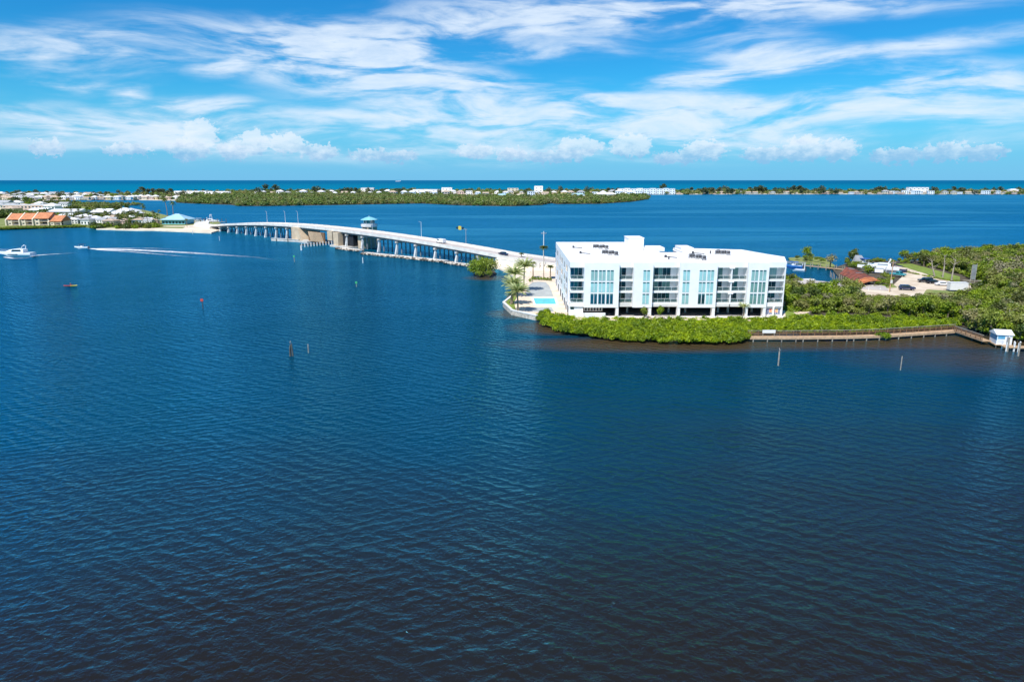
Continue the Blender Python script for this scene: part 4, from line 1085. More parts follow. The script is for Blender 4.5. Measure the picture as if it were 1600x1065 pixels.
# the lone mangrove by the bridge
lone = [crown_mesh('lone_crown', 121, 5.6, 3.1, 5200, .24, 26, 'leaf_mangrove', base=3.3)]
lt = tree('mangrove_tree', 'large round green mangrove standing alone on the beach by the bridge end', 'tree', lone, [trunk_mb(4.2,.3,rnd,7).mesh('trunk','bark')], P(755,430.5,.0), 1.2, 0)
for (x, y, s_) in ((738,430,.45),(748,433,.38),(764,433,.4)):
    q = P(x, y, 0.1); t = tag(part('mangrove_shrub', mgr[0], None), 'low skirt shrub at the foot of the lone mangrove', 'shrub', 'low shrubs under the lone mangrove'); t.location = (q.x, q.y, -.6); t.scale = (s_+.3,)*3
islet = img_poly([(740,430),(748,432),(765,432),(776,428),(772,424),(755,422),(744,425)])
structure(part('mangrove_islet', MB().prism(islet, -.5, .25), 'mud'))

# palms
def frond_mesh(name, L_, droop, leaf, mat, seed, nseg=11, wid=.10):
    r = random.Random(seed); m_ = MB(); pts_ = []
    for i in range(nseg+1):
        f = i/nseg; pts_.append(Vector((L_*(f-.12*f*f), 0, L_*(.34*f-droop*f*f*.9))))
    for i in range(nseg):
        a, b_ = pts_[i], pts_[i+1]; w = .03
        m_.add([a+Vector((0,-w,0)), a+Vector((0,w,0)), b_+Vector((0,w*.7,0)), b_+Vector((0,-w*.7,0))], [(0,3,2,1)])
        f = (i+.5)/nseg; ll = leaf*math.sin(math.pi*min(1,(.18+f*.85)))**.6
        for sg in (-1,1):
            for h_ in (0,.5):
                c = a.lerp(b_, h_); tip = c+Vector((ll*.55, sg*ll*.85, -ll*r.uniform(.25,.6)))
                e = Vector((wid,0,0))
                m_.add([c-e, c+e, tip+e*.2, tip-e*.2], [(0,1,2,3)])
    return m_.mesh(name, mat)
fronds_pale = [frond_mesh('frond', 3.3, .42, .50, 'frond_pale', s, nseg=14, wid=.07) for s in range(3)]
fronds_green = [frond_mesh('frond', 2.4, .75, .6, 'frond_green', s+5) for s in range(3)]
def palm(label, loc, h, fr, nf, lean=(0,0), fs=1.0, group=None, rn=rnd, up=.25, tr=.22):
    t = thing('palm_tree', label, 'palm', loc, rn.uniform(0,6.28), group)
    top = Vector((lean[0], lean[1], h))
    part('trunk', MB().path([(0,0,-.2),(lean[0]*.3,lean[1]*.3,h*.4),top],[tr*1.3,tr,tr*.8],8), 'palm_bark', t)
    for i in range(nf):
        a = i*2.399+rn.uniform(-.2,.2); tilt = up-.95*(i/nf)+rn.uniform(-.1,.1)+.35
        f = part('frond', rn.choice(fr), None, t); f.location = top; f.rotation_euler = (0, -tilt, a); f.scale = (fs,)*3
    return t
def far_palm_mesh(seed, h, col='frond_green'):
    r = random.Random(seed); m_ = MB(); m_.path([(0,0,-.2),(r.uniform(-.4,.4),0,h*.5),(r.uniform(-.8,.8),0,h)],[.26,.2,.16],5)
    top = Vector(m_.v[-1]); m_.cur = 1
    for i in range(20):
        a = i*2.399; tl = .9-1.7*i/20; L_ = r.uniform(2.2,3.0); d_ = Vector((math.cos(a)*math.cos(tl), math.sin(a)*math.cos(tl), math.sin(tl)))
        sd = Vector((-math.sin(a), math.cos(a), 0))*.42; p1 = top+d_*L_*.5; p2 = top+d_*L_+Vector((0,0,-L_*.35))
        m_.add([top, p1+sd, p1-sd], [(0,1,2)]); m_.add([p1+sd*.9, p2, p1-sd*.9], [(0,1,2)])
    return m_.mesh('palm_mesh', ['palm_bark', col])
palm('tall date palm with pale fronds standing at the front corner of the seawall', P(809.5,487,G0), 5.6, fronds_pale, 42, (.3,0), 1.3, up=.42)
palm('date palm with pale fronds leaning over the seawall lawn', P(798,476,G0), 6.0, fronds_pale, 40, (-.6,.3), 1.3, up=.42)
palm('rearmost and tallest date palm with dense pale fronds by the driveway', P(818,455,G0), 8.0, fronds_pale, 44, (.4,.3), 1.35, up=.42)
palm('date palm between the front palm and the rearmost date palm', P(806,464,G0), 7.2, fronds_pale, 42, (-.2,.3), 1.35, up=.42)
palm('short green palm hidden low among the date palms on the lawn', P(800,474,G0), 2.6, fronds_pale, 22, (.2,0), .85)
palm('slim dark palm between the date palms and the tall fan palm', P(833,434,G0), 5.4, fronds_green, 18, (.1,0), .75)
palm('tall slender palm standing beside the white utility pole', P(849.5,437,G0), 11.6, fronds_green, 24, (.1,0), .8, tr=.14)
palm('short ragged palm against the rear left corner of the building', P(860,436,G0), 4.6, fronds_green, 18, (.1,0), .75)
palm('small bushy palm on the far side of the causeway road', P(815,408,2.5), 3.2, fronds_green, 18, (0,0), .6)
palm('small palm growing from the mangrove hedge before the garage columns', P(1162,497,.8), 3.3, fronds_pale, 24, (.1,0), .62)
sc = crown_mesh('small_crown', 141, 1.25, 1.3, 420, .16, 9, 'leaf_mangrove', base=2.2)
tree('small_tree', 'small green tree in front of the second garage column from the left', 'tree', [sc], [trunk_mb(2.4,.1).mesh('trunk','bark')], P(1007,498,G0), .95, 0)
tree('small_tree', 'small dark green tree in front of the third garage opening', 'tree', [sc], [trunk_mb(2.4,.1).mesh('trunk','bark')], P(1031,498,G0), 1.05, 2)
# boulders near the small trees
rn = random.Random(31)
for i in range(16):
    q = P(rn.uniform(1008,1042), rn.uniform(497,503), 1.0)
    o = tag(part('boulder', MB().rock((0,0,0), rn.uniform(.35,.65), rn), 'rock'), 'pale boulder in the heap at the foot of the small trees', 'rock', 'boulders heaped below the small trees'); o.location = (q.x, q.y, 1.5+rn.uniform(0,.5))

# ------------------------------------------------------------------ boardwalk
bw = thing('boardwalk', 'long timber boardwalk with brown railing along the mangrove shore', 'boardwalk')
BZ = 1.0
bline = [P(1172,528,BZ-.1), P(1250,528,BZ-.1), P(1330,527,BZ-.1), P(1380,525.5,BZ-.1), P(1440,521.5,BZ-.1), P(1502,517.5,BZ-.1), P(1548,533,BZ-.1)]
nb_ = 0
for i in range(len(bline)-1):
    a, b_ = bline[i].copy(), bline[i+1].copy(); a.z = b_.z = 0
    ax = (b_-a).normalized(); L_ = (b_-a).length; nn = Vector((-ax.y, ax.x, 0)); nn = nn if nn.y > 0 else -nn
    c = (a+b_)/2+nn*.9
    npl = int(L_/.32)
    for j in range(npl):                       # planks (kept as parts while few, see limit)
        nb_ += 1
    part('deck', MB().obox(c, ax, L_/2, .9, BZ-.16, BZ), 'wood_tan', bw)
    part('stringer', MB().obox(c-nn*.93, ax, L_/2, .05, BZ-.42, BZ+.03), 'wood_tan', bw)
    nps = max(2, int(L_/1.55))
    for j in range(nps):
        q = a+ax*(L_*(j+.5)/nps)
        for o_, nm in ((1.72,'rail_post'),):
            r_ = q+nn*o_; part(nm, MB().cbox(r_.x, r_.y, BZ, .13, .13, 1.22), 'wood_brown', bw)
        if j % 2 == 0:
            r_ = q+nn*.08; part('pile', MB().tube((r_.x,r_.y,-1),(r_.x,r_.y,BZ-.05),.14,.13,6), 'wood_grey', bw)
        r_ = q+nn*.08; part('front_post', MB().cbox(r_.x, r_.y, BZ-.4, .09, .09, .55), 'wood_grey', bw)
    part('top_rail', MB().obox(a.lerp(b_,.5)+nn*1.72, ax, L_/2, .09, BZ+1.22, BZ+1.30), 'wood_grey', bw)
    part('mid_rail', MB().obox(a.lerp(b_,.5)+nn*1.72, ax, L_/2, .04, BZ+.62, BZ+.74), 'wood_brown', bw)
    pk = MB(); k = 0
    while k*.26 < L_:
        q = a+ax*(k*.26)+nn*1.8; pk.cbox(q.x, q.y, BZ+.1, .07, .05, 1.1); k += 1
    part('picket_row', pk, 'wood_brown', bw, kind='stuff')
q = P(1204,527,BZ)
t = thing('info_board', 'pale blank board fixed on the left end of the boardwalk railing', 'board', (q.x, q.y+1.2, BZ))
part('panel', MB().box(-1.5,1.5,-.05,.03,.75,1.5), 'coping', t); 
for a in (-1.3,1.3): part('post', MB().cbox(a,.08,0,.12,.1,1.4), 'wood_grey', t)
t = tag(part('mangrove_bush', crown_mesh('bush', 151, 2.0, 1.1, 1100, .17, 12, 'leaf_lime', base=1.0), None), 'lone lime green bush growing in front of the boardwalk', 'bush'); t.location = P(1380,531,0)

# boathouse
def boathouse():
    q = P(1562,541,0); t = thing('boathouse', 'small white boathouse on piles with white roof and blue side panel', 'boathouse', (q.x, q.y, 0), R(-14)); t.scale = (.68, .68, .82)
    w, dp, z0, z1 = 4.4, 5.2, 1.2, 3.6
    part('wall', MB().box(-w/2, -w/2+.12, -dp/2, dp/2, z0+.9, z1), 'sky_blue_panel', t, 'blue upper side panel')
    part('wall', MB().box(-w/2, -w/2+.12, -dp/2, dp/2, z0-.2, z0+.9), 'white_roof', t)
    part('wall', MB().box(-w/2+.12, w/2, -dp/2, -dp/2+.12, z0-.2, z1), 'white_stucco', t)
    part('wall', MB().box(w/2-.12, w/2, -dp/2+.12, dp/2, z0-.2, z1), 'white_stucco', t)
    part('floor', MB().box(-w/2-.3, w/2+.3, -dp/2-.2, dp/2+.2, z0-.45, z0-.2), 'wood_tan', t)
    part('blue_panel', MB().box(-w/2+.3, .1, -dp/2-.04, -dp/2, z0+1.3, z1-.15), 'sky_blue_panel', t)
    part('blue_panel', MB().box(-w/2+.3, .1, -dp/2-.035, -dp/2, z0+.4, z0+1.2), 'white_roof', t, 'white lower panel')
    d_ = part('door', MB().box(.6, 1.5, -dp/2-.05, -dp/2, z0-.15, z1-.5), 'metal_grey', t)
    part('handle', MB().box(.7,.78,-dp/2-.1,-dp/2-.05,z0+.8,z0+.95), 'black', d_)
    part('roof', MB().gable(-w/2,w/2,-dp/2,dp/2,z1,1.0,.35,.12,'x'), 'white_roof', t)
    for a in (-w/2+.1, 0, w/2-.1):
        for b_ in (-dp/2+.05, dp/2-.05): part('pile', MB().tube((a,b_,-1.2),(a,b_,z0-.45),.17,.15,7), 'pile_dark', t)
    return t
boathouse()
q = P(1588,541,1.0)
dk = thing('dock', 'low timber dock running right from the white boathouse', 'dock', (q.x, q.y, 0), R(-10))
part('deck', MB().box(-2.6,6,-.9,.9,.8,.98), 'wood_tan', dk)
for a in (-2.3,0,2.3,4.6):
    for b_ in (-.9,.9): part('pile', MB().tube((a,b_,-1),(a,b_,2.0),.13,.12,6), 'metal_white', dk)
for (x, y, h, mt, lb) in ((1574,549,3.2,'wood_grey','grey green mooring pile in front of the boathouse'),(1591,556,3.0,'wood_grey','pale mooring pile before the dock at the right edge'),(1584,549,2.0,'metal_white','thin white mooring post between the boathouse and the dock')):
    q = P(x,y,0); t = thing('mooring_pile', lb, 'mooring pile', q, 0, 'mooring piles round the boathouse')
    part('shaft', MB().tube((0,0,-1.5),(0,0,h),.18,.16,8), mt, t); part('cap', MB().tube((0,0,h),(0,0,h+.15),.18,.05,8), 'metal_white', t)

# markers and pilings in the water
def pile_marker(label, x, y, h, mat='wood_grey', board=None, bird=False, cluster=1, r=.16, cat='piling', group=None):
    q = P(x, y, 0); t = thing('channel_marker' if board else 'piling', label, cat, q, rnd.uniform(-.3,.3), group)
    for i in range(cluster):
        a = i*2.1; part('shaft', MB().tube((math.cos(a)*.42*(cluster>1), math.sin(a)*.42*(cluster>1), -1.5), (math.cos(a)*.2*(cluster>1), math.sin(a)*.2*(cluster>1), h*(1-.12*i)), r, r*.85, 8), mat, t)
    if board:
        part('board', MB().box(-.38,.38,-.26,-.2,h-.45,h+.3), board, t)
        part('bracket', MB().box(-.1,.1,-.2,.2,h-.5,h-.3), 'metal_dark', t)
    if bird:
        bd = bpy.data.objects.new('sea_bird', None)
        b_ = MB(); b_.loft([[(math.cos(k*1.047)*rr*.7, yy, zz+math.sin(k*1.047)*rr) for k in range(6)] for (yy, zz, rr) in ((-.32,.12,.03),(-.15,.22,.12),(.05,.3,.13),(.16,.45,.06),(.22,.52,.07),(.34,.5,.015))])
        o = tag(part('sea_bird', b_, 'bird_grey', smooth=True), 'grey sea bird perched on the %s' % ' '.join(label.split()[:9]), 'bird'); o.location = (q.x, q.y, h+.02)
    return t
pile_marker('thick piling cluster left of the slim piling in the open bay', 455, 556, 2.7, 'pile_dark', cluster=3, bird=True, r=.17)
pile_marker('slim piling just right of the piling cluster in the open bay', 482, 551, 1.9, 'wood_grey', r=.13)
pile_marker('grey piling in front of the right half of the condominium', 1216, 571, 3.0, 'wood_grey', bird=True)
pile_marker('slim green grey piling in front of the boardwalk bend', 1407, 578, 2.8, 'wood_grey', r=.11)
pile_marker('red channel marker with a dark board in the left bay', 317, 482, 2.6, 'metal_dark', 'mark_red', cat='channel marker', r=.14)
pile_marker('green channel marker before the opening span of the bridge', 460, 409, 2.6, 'wood_grey', 'mark_green', cat='channel marker')
pile_marker('small green marker between the bridge and the piling cluster', 557, 448, 1.6, 'wood_grey', 'mark_green', cat='channel marker')
pile_marker('white topped piling in front of the long rubble jetty', 567, 411, 2.6, 'metal_white', r=.2)
pile_marker('white piling at the left end of the fender piles', 471, 391, 2.4, 'metal_white', r=.5)
pile_marker('thin piling off the sand ramp at the left bridge end', 343, 376, 2.8, 'metal_white', r=.14)
pile_marker('thin pale piling off the beach near the orange roofed houses', 301, 366, 3.0, 'metal_white', r=.14)

# ------------------------------------------------------------------ boats
def hull(L_, W_, H_, name='hull', sheer=.35, fine=1.6):
    rings = []
    for i in range(11):
        f = i/10; x = -L_/2+L_*f; w = W_/2*(1-max(0,(f-.45)/.55)**fine)*(1 if f > .05 else .95); w = max(w, .03)
        zt = H_*(1+sheer*f*f); zb = H_*(.0 if f < .75 else (f-.75)/.25*.7)-.35*(f<.8); xr = x+(L_*.06*f*f)
        rings.append([(x, -w*.55, zb),(x, w*.55, zb),(xr, w, zt*.55),(xr, w*1.02, zt),(xr, w*.9, zt+.02),(xr, -w*.9, zt+.02),(xr, -w*1.02, zt),(xr, -w, zt*.55)])
    return MB().loft(rings)
def cruiser(label, loc, rz, s=1.0, group=None, name='motor_yacht', cat='boat'):
    t = thing(name, label, cat, loc, rz, group); t.scale = (s,s,s)
    part('hull', hull(13, 3.9, 1.7), 'hull_white', t)
    part('hull_window', MB().box(-1.6,2.4,-1.97,-1.93,.95,1.25), 'glass_dark', t); part('hull_window', MB().box(-1.6,2.4,1.93,1.97,.95,1.25), 'glass_dark', t)
    cb = part('cabin', MB().loft([[(x, sg*w, z) for sg, z in ((-1,1.75),(1,1.75),(.8,zt),(-.8,zt))] for x, w, zt in ((-3.6,1.6,3.1),(-.5,1.65,3.3),(1.6,1.5,3.0),(4.2,.9,2.15))]), 'hull_white', t)
    for sg in (-1,1): part('cabin_window', MB().add([(-2.8,sg*1.62,2.2),(1.2,sg*1.6,2.2),(.6,sg*1.42,2.95),(-2.6,sg*1.42,2.95)], [(0,1,2,3)]), 'glass_dark', cb)
    part('windshield', MB().add([(1.75,-1.15,2.95),(1.75,1.15,2.95),(3.2,.95,2.5),(3.2,-.95,2.5)], [(0,1,2,3)]), 'glass_dark', cb)
    part('radar_arch', MB().tube((-2.8,-1.3,3.1),(-3.4,-1.0,4.4),.12,.1,5).tube((-2.8,1.3,3.1),(-3.4,1.0,4.4),.12,.1,5).tube((-3.4,-1.0,4.4),(-3.4,1.0,4.4),.12,.12,5), 'hull_white', t)
    part('radar_dome', MB().tube((-3.4,0,4.45),(-3.4,0,4.8),.35,.25,8), 'hull_white', t)
    part('swim_platform', MB().box(-7.5,-6.4,-1.6,1.6,.3,.42), 'hull_white', t)
    for sg in (-1,1):
        part('bow_rail', MB().tube((2.5,sg*1.6,2.7),(6.6,sg*.25,3.0),.03,.03,4), 'metal_white', t)
    return t
cruiser('white motor yacht with a low cabin cruising left at the frame edge', P(27,401,0), math.pi, 1.2)
def speedboat(label, loc, rz, s=1.0, top='canvas_navy', hullm='hull_white', group=None, name='speedboat'):
    t = thing(name, label, 'boat', loc, rz, group); t.scale = (s,)*3
    part('hull', hull(7, 2.4, 1.0), hullm, t)
    part('console', MB().box(-.6,.5,-.5,.5,.9,1.7), 'hull_white', t)
    part('windshield', MB().add([(.52,-.5,1.3),(.52,.5,1.3),(.3,.45,2.0),(.3,-.45,2.0)],[(0,1,2,3)]), 'glass_dark', t)
    part('canopy', MB().box(-1.8,1.2,-1.0,1.0,2.35,2.47), top, t)
    for a in (-1.6,1.0):
        for b_ in (-.9,.9): part('canopy_post', MB().tube((a,b_,.9),(a,b_,2.35),.035,.035,4), 'metal_white', t)
    part('outboard_motor', MB().box(-4.0,-3.5,-.25,.25,.2,1.35), 'metal_dark', t)
    return t
speedboat('small white speedboat with dark canopy towing a long foamy wake', P(128,388.5,.1), math.pi, 1.0)
# kayak with a paddler
def kayak():
    q = P(110,447,0.05); t = thing('kayak', 'small yellow and red kayak paddled alone on the left bay', 'kayak', q, R(8))
    def kh(x0, x1):
        rings = []
        for i in range(9):
            f = i/8; x = x0+(x1-x0)*f; w = .36*math.sqrt(max(.004, 1-(x/2.2)**2)); z = .06+.14*abs(x/2.2)**2
            rings.append([(x,-w,z+.12),(x,-w*.6,z-.1),(x,w*.6,z-.1),(x,w,z+.12),(x,0,z+.24)])
        return MB().loft(rings)
    part('hull', kh(-2.2,0.05), 'kayak_red', t, 'red stern half of the kayak'); part('deck', kh(0.05,2.2), 'kayak_yellow', t)
    # paddler: one continuous skinned figure
    me = bpy.data.meshes.new('body')
    V = [(0,0,.28),(0,0,.5),(0,0,.76),(.02,0,.9),(.05,0,1.08),(.02,.2,.76),(.24,.27,.58),(.42,.2,.66),(.02,-.2,.76),(.24,-.27,.62),(.42,-.2,.78),(.3,.13,.36),(.7,.1,.28),(.3,-.13,.36),(.7,-.1,.28)]
    Ed = [(0,1),(1,2),(2,3),(3,4),(2,5),(5,6),(6,7),(2,8),(8,9),(9,10),(0,11),(11,12),(0,13),(13,14)]
    Rr = [.16,.15,.17,.06,.11,.08,.055,.045,.08,.055,.045,.09,.06,.09,.06]
    me.from_pydata(V, Ed, []); me.materials.append(M['shirt_red'])
    ps = thing('person', 'person in a red top sitting in the yellow kayak and paddling', 'person', q, R(8))
    o = link('body', me, ps); sk = o.modifiers.new('skin', 'SKIN')
    for i, r_ in enumerate(Rr): me.skin_vertices[0].data[i].radius = (r_, r_)
    me.skin_vertices[0].data[0].use_root = True
    o.modifiers.new('sub', 'SUBSURF').levels = 1
    part('head', MB().loft([[(.05+math.cos(k*1.047)*r_, math.sin(k*1.047)*r_, z) for k in range(6)] for z, r_ in ((.93,.05),(.99,.09),(1.08,.105),(1.16,.08),(1.2,.03))]), 'skin', ps, smooth=True)
    pd = tag(part('paddle', MB().tube((.45,-.95,.95),(.45,.95,.5),.02,.02,5).box(.43,.47,-1.3,-.9,.92,1.12).box(.43,.47,.9,1.3,.35,.55), 'metal_dark'), 'dark double bladed paddle held across the kayak', 'paddle'); pd.location = q; pd.rotation_euler = (0,0,R(8))
if not bpy.app.background or True:
    try: kayak()
    except Exception as ex:
        print('kayak skin', ex)

# wakes: thin foam sheets on the water
def foam_mat():
    m = bpy.data.materials.new('foam'); m.use_nodes = True; nt = m.node_tree; nt.nodes.clear(); G_ = G(nt)
    uv = nt.nodes.new('ShaderNodeUVMap').outputs[0]; pos = nt.nodes.new('ShaderNodeNewGeometry').outputs['Position']
    u, v, _ = G_.xyz(uv)
    n_ = G_.noise(pos, .9, 6, .7); n2 = G_.noise(G_.mapping(pos, rot=(0,0,.15), scale=(.12,.8,1)), 1.0, 4, .6)
    edge = G_.smooth(G_.math('ABSOLUTE', G_.math('SUBTRACT', v, .5)), .5, .15)
    a = G_.math('MULTIPLY', G_.math('MULTIPLY', edge, G_.smooth(u, 1.05, 0.0, 0.0, 2.0)), G_.math('ADD', G_.smooth(G_.math('ADD', n_, n2), .78, 1.25), G_.smooth(u, .35, 0.0, 0.0, .8)), clamp=True)
    df = nt.nodes.new('ShaderNodeBsdfDiffuse'); df.inputs['Color'].default_value = (.8,.82,.83,1)
    tr = nt.nodes.new('ShaderNodeBsdfTransparent'); mx = nt.nodes.new('ShaderNodeMixShader')
    G_.link(a, mx.inputs[0]); G_.link(tr.outputs[0], mx.inputs[1]); G_.link(df.outputs[0], mx.inputs[2])
    o = nt.nodes.new('ShaderNodeOutputMaterial'); G_.link(mx.outputs[0], o.inputs[0]); M['foam'] = m
foam_mat()
def wake(name, line, ws, z=.06):
    n = len(line); vs, fs, uvs = [], [], []
    pts_ = [P(x, y, z) for x, y in line]
    for i, p_ in enumerate(pts_):
        dv = (pts_[min(i+1,n-1)]-pts_[max(i-1,0)]).normalized(); nn = Vector((-dv.y, dv.x, 0))
        vs += [p_-nn*ws[i]/2, p_+nn*ws[i]/2]; uvs += [(i/(n-1),0),(i/(n-1),1)]
    for i in range(n-1): fs.append((2*i, 2*i+1, 2*i+3, 2*i+2))
    me = bpy.data.meshes.new(name); me.from_pydata(vs, [], fs); me.materials.append(M['foam'])
    ul = me.uv_layers.new(name='UVMap')
    for lp in me.loops: ul.data[lp.index].uv = uvs[lp.vertex_index]
    o = link(name, me); o['kind'] = 'stuff'; return o
wake('speedboat_wake', [(132,388),(160,389.3),(200,390),(250,392.3),(300,395),(360,399),(400,401.8),(432,406)], [1.6,6,7.5,8,7,5,4,3])
wake('wake_edge', [(150,388.2),(200,387.6),(240,387.8),(290,389.5)], [1.5,2,2,1.5])
wake('wake_edge', [(150,390),(200,393),(260,398),(320,403)], [1.5,2,2.5,1.5])
wake('yacht_wake', [(45,401),(60,398.5),(80,397),(100,396),(125,394.5)], [3,3.5,3,2.5,2])
wake('yacht_bow_wave', [(6,401.5),(20,403.5),(40,403),(52,400.5)], [1.2,2,2,1])

# yacht moored by the left bridge end, docks
cruiser('white sport fishing yacht moored behind the left end of the bridge', P(330,347.8,0), R(5), .95)
sy = thing('tuna_tower', 'white tuna tower standing on the moored sport fishing yacht', 'boat tower', P(330,347.8,3.6))
part('tower_legs', MB().tube((-1.5,-1,0),(-.4,-.4,6.5),.1,.08,4).tube((-1.5,1,0),(-.4,.4,6.5),.1,.08,4).tube((1.5,-1,0),(.4,-.4,6.5),.1,.08,4).tube((1.5,1,0),(.4,.4,6.5),.1,.08,4), 'metal_white', sy)
part('platform', MB().box(-1.6,1.6,-1.1,1.1,2.8,3.1), 'hull_white', sy); part('platform', MB().box(-.9,.9,-.7,.7,5.6,5.8), 'hull_white', sy)
for i, (x, y, lb, top) in enumerate(((300,346,'moored white boat with blue canopy left of the sport fishing yacht','canvas_blue'),(312,346.6,'moored white boat with pale canopy next to the sport fishing yacht','metal_white'),(320,347.3,'moored boat with navy canopy closest to the sport fishing yacht','canvas_navy'))):
    speedboat(lb, P(x,y,.1), R(30+i*20), 1.3, top)
md = thing('marina_dock', 'timber dock with tall piles by the left end of the bridge', 'dock', P(315,348.3,0), R(-8))
part('deck', MB().box(-22,22,-1,1,.9,1.15), 'wood_grey', md)
for i in range(12): part('pile', MB().tube((-22+i*4,1.2,-1),(-22+i*4,1.2,3.6),.2,.18,6), 'wood_brown', md)

# right hand inlet: pier, boats, shed
def shed():
    a, b_ = P(1300,428,0), P(1366,447,0)
    t = thing('rusty_shed', 'long collapsing boat shed with a rusty red corrugated roof', 'shed', (0,0,0))
    z0 = 3.0
    A, Bq, Cq, Dq = P(1312,428,z0), P(1330,418.5,z0+.3), P(1376,439,z0-.6), P(1345,444,z0-1.0)
    ridge1, ridge2 = (A+Bq)/2+Vector((0,0,1.3)), (Cq+Dq)/2+Vector((0,0,.5))
    n = 22
    for side, (e0, e1) in enumerate(((A, Dq), (Bq, Cq))):
        for i in range(n):
            f0, f1 = i/n, (i+.94)/n
            p0, p1 = e0.lerp(e1,f0), e0.lerp(e1,f1); q0, q1 = ridge1.lerp(ridge2,f0), ridge1.lerp(ridge2,f1)
            up = Vector((0,0,.07+.05*(i%3)+rnd.uniform(0,.05)))
            m_ = MB().add([p0+up,p1+up,q1+up,q0+up,p0,p1,q1,q0], [(0,1,2,3),(7,6,5,4),(0,4,5,1),(1,5,6,2),(2,6,7,3),(3,7,4,0)])
            part('roof_sheet', m_, 'rust_orange' if i > 16 or rnd.random()<.08 else ('metal_grey' if rnd.random()<.05 else 'rust_roof'), t)
    for i in range(9):
        f = i/8; q = A.lerp(Dq, f*.85); part('post', MB().tube((q.x+rnd.uniform(-.3,.3),q.y,-1),(q.x,q.y,q.z),.17,.14,6), 'wood_grey', t)
        q = Bq.lerp(Cq, f*.9); part('post', MB().tube((q.x,q.y,-1),(q.x,q.y,q.z),.17,.14,6), 'wood_grey', t)
    part('wall_panel', MB().add([A.lerp(Dq,.45)+Vector((0,.6,-3)), Dq+Vector((0,.6,-2)), Dq+Vector((0,.6,0)), A.lerp(Dq,.45)+Vector((0,.6,0))],[(0,1,2,3)]), 'interior_shade', t)
shed()
# decayed pilings at the inlet
rn = random.Random(77)
for i in range(14):
    x = 1297+i*2.6+rn.uniform(-1,1); y = 433+i*.9+rn.uniform(-2,2); q = P(x, y, 0)
    o = tag(part('broken_piling', MB().tube((0,0,-1),(rn.uniform(-.3,.3),0,rn.uniform(1,2.6)),.15,.11,6), 'wood_grey'), 'broken grey piling in the tangle beside the rusty shed', 'piling', 'broken pilings along the rusty shed'); o.location = q
dk2 = thing('inlet_dock', 'narrow grey timber dock on the left side of the rusty shed', 'dock', P(1286,421,0), R(-52))
part('deck', MB().box(-9,9,-.7,.7,.8,1.0), 'wood_tan', dk2)
for i in range(6):
    for b_ in (-.8,.8): part('pile', MB().tube((-8.5+i*3.4,b_,-1),(-8.5+i*3.4,b_,2.4),.16,.14,6), 'wood_grey', dk2)
# boat lift with blue canopy boat next to the building
bl = thing('boat_lift', 'white boat lift with piles at the building edge of the inlet', 'boat lift', P(1241,420,0), R(-35))
for a in (-3.6,0,3.6):
    for b_ in (-2,2): part('pile', MB().tube((a,b_,-1),(a,b_,2.6),.2,.18,7), 'metal_white', bl)
for b_ in (-2,2): part('beam', MB().box(-4,4,b_-.15,b_+.15,2.6,2.85), 'metal_grey', bl)
speedboat('boat under a bright blue cover on the lift beside the building', P(1239,418.5,1.2), R(150), 1.05, 'canvas_blue', 'hull_blue', name='covered_boat')
speedboat('white open boat moored just below the blue covered boat', P(1245,423,.1), R(145), .9, 'metal_white')
t = thing('floating_platform', 'small pale floating platform in the inlet near the thicket', 'raft', P(1264,438,0), R(-5))
part('deck', MB().box(-1.9,1.9,-1.2,1.2,.35,.5), 'coping', t); part('float', MB().box(-1.8,1.8,-1.1,1.1,0,.35), 'concrete', t)
# big white boat ashore
bb = cruiser('big white cabin cruiser hauled out on land by the dirt lot', P(1373,424,1.2), R(155), 1.05, name='beached_yacht')
fb = thing('flybridge', 'white flybridge canopy above the hauled out cabin cruiser', 'canopy', P(1373,424,4.6), R(155))
part('canopy_roof', MB().box(-2.6,1.6,-1.7,1.7,2.0,2.18), 'hull_white', fb); part('helm_box', MB().box(-1.4,1.2,-1.2,1.2,-.2,1.0), 'hull_white', fb)
for a in (-2.2,1.3):
    for b_ in (-1.4,1.4): part('post', MB().tube((a,b_,0),(a,b_,2.0),.07,.07,5), 'metal_white', fb)
bs = thing('boat_stand', 'grey timber cradle carrying the hauled out cabin cruiser', 'boat stand', P(1373,424,0.45), R(155))
for a in (-4,0,3.5): part('cradle', MB().box(a-.15,a+.15,-1.6,1.6,0,.85), 'wood_grey', bs)
speedboat('white boat with a tall blue cover left of the hauled out cruiser', P(1347,415,.9), R(120), 1.3, 'canvas_blue', 'hull_white', name='covered_boat')
tt = tag(part('boat_tent', MB().add([(-3,-1.4,0),(3,-1.4,0),(3,1.4,0),(-3,1.4,0),(-2.4,0,3.6),(.6,0,3.4)], [(0,1,5,4),(2,3,4,5),(1,2,5),(3,0,4),(3,2,1,0)]), 'grey_roof'), 'steep slate blue tarpaulin tent behind the covered boat', 'tent'); tt.location = P(1343,411.5,1.8); tt.rotation_euler = (0,0,R(10))
speedboat('dark boat on a trailer beside the teal pickup truck', P(1401,424,1.0), R(130), .95, 'canvas_navy', 'canvas_navy', name='trailered_boat')
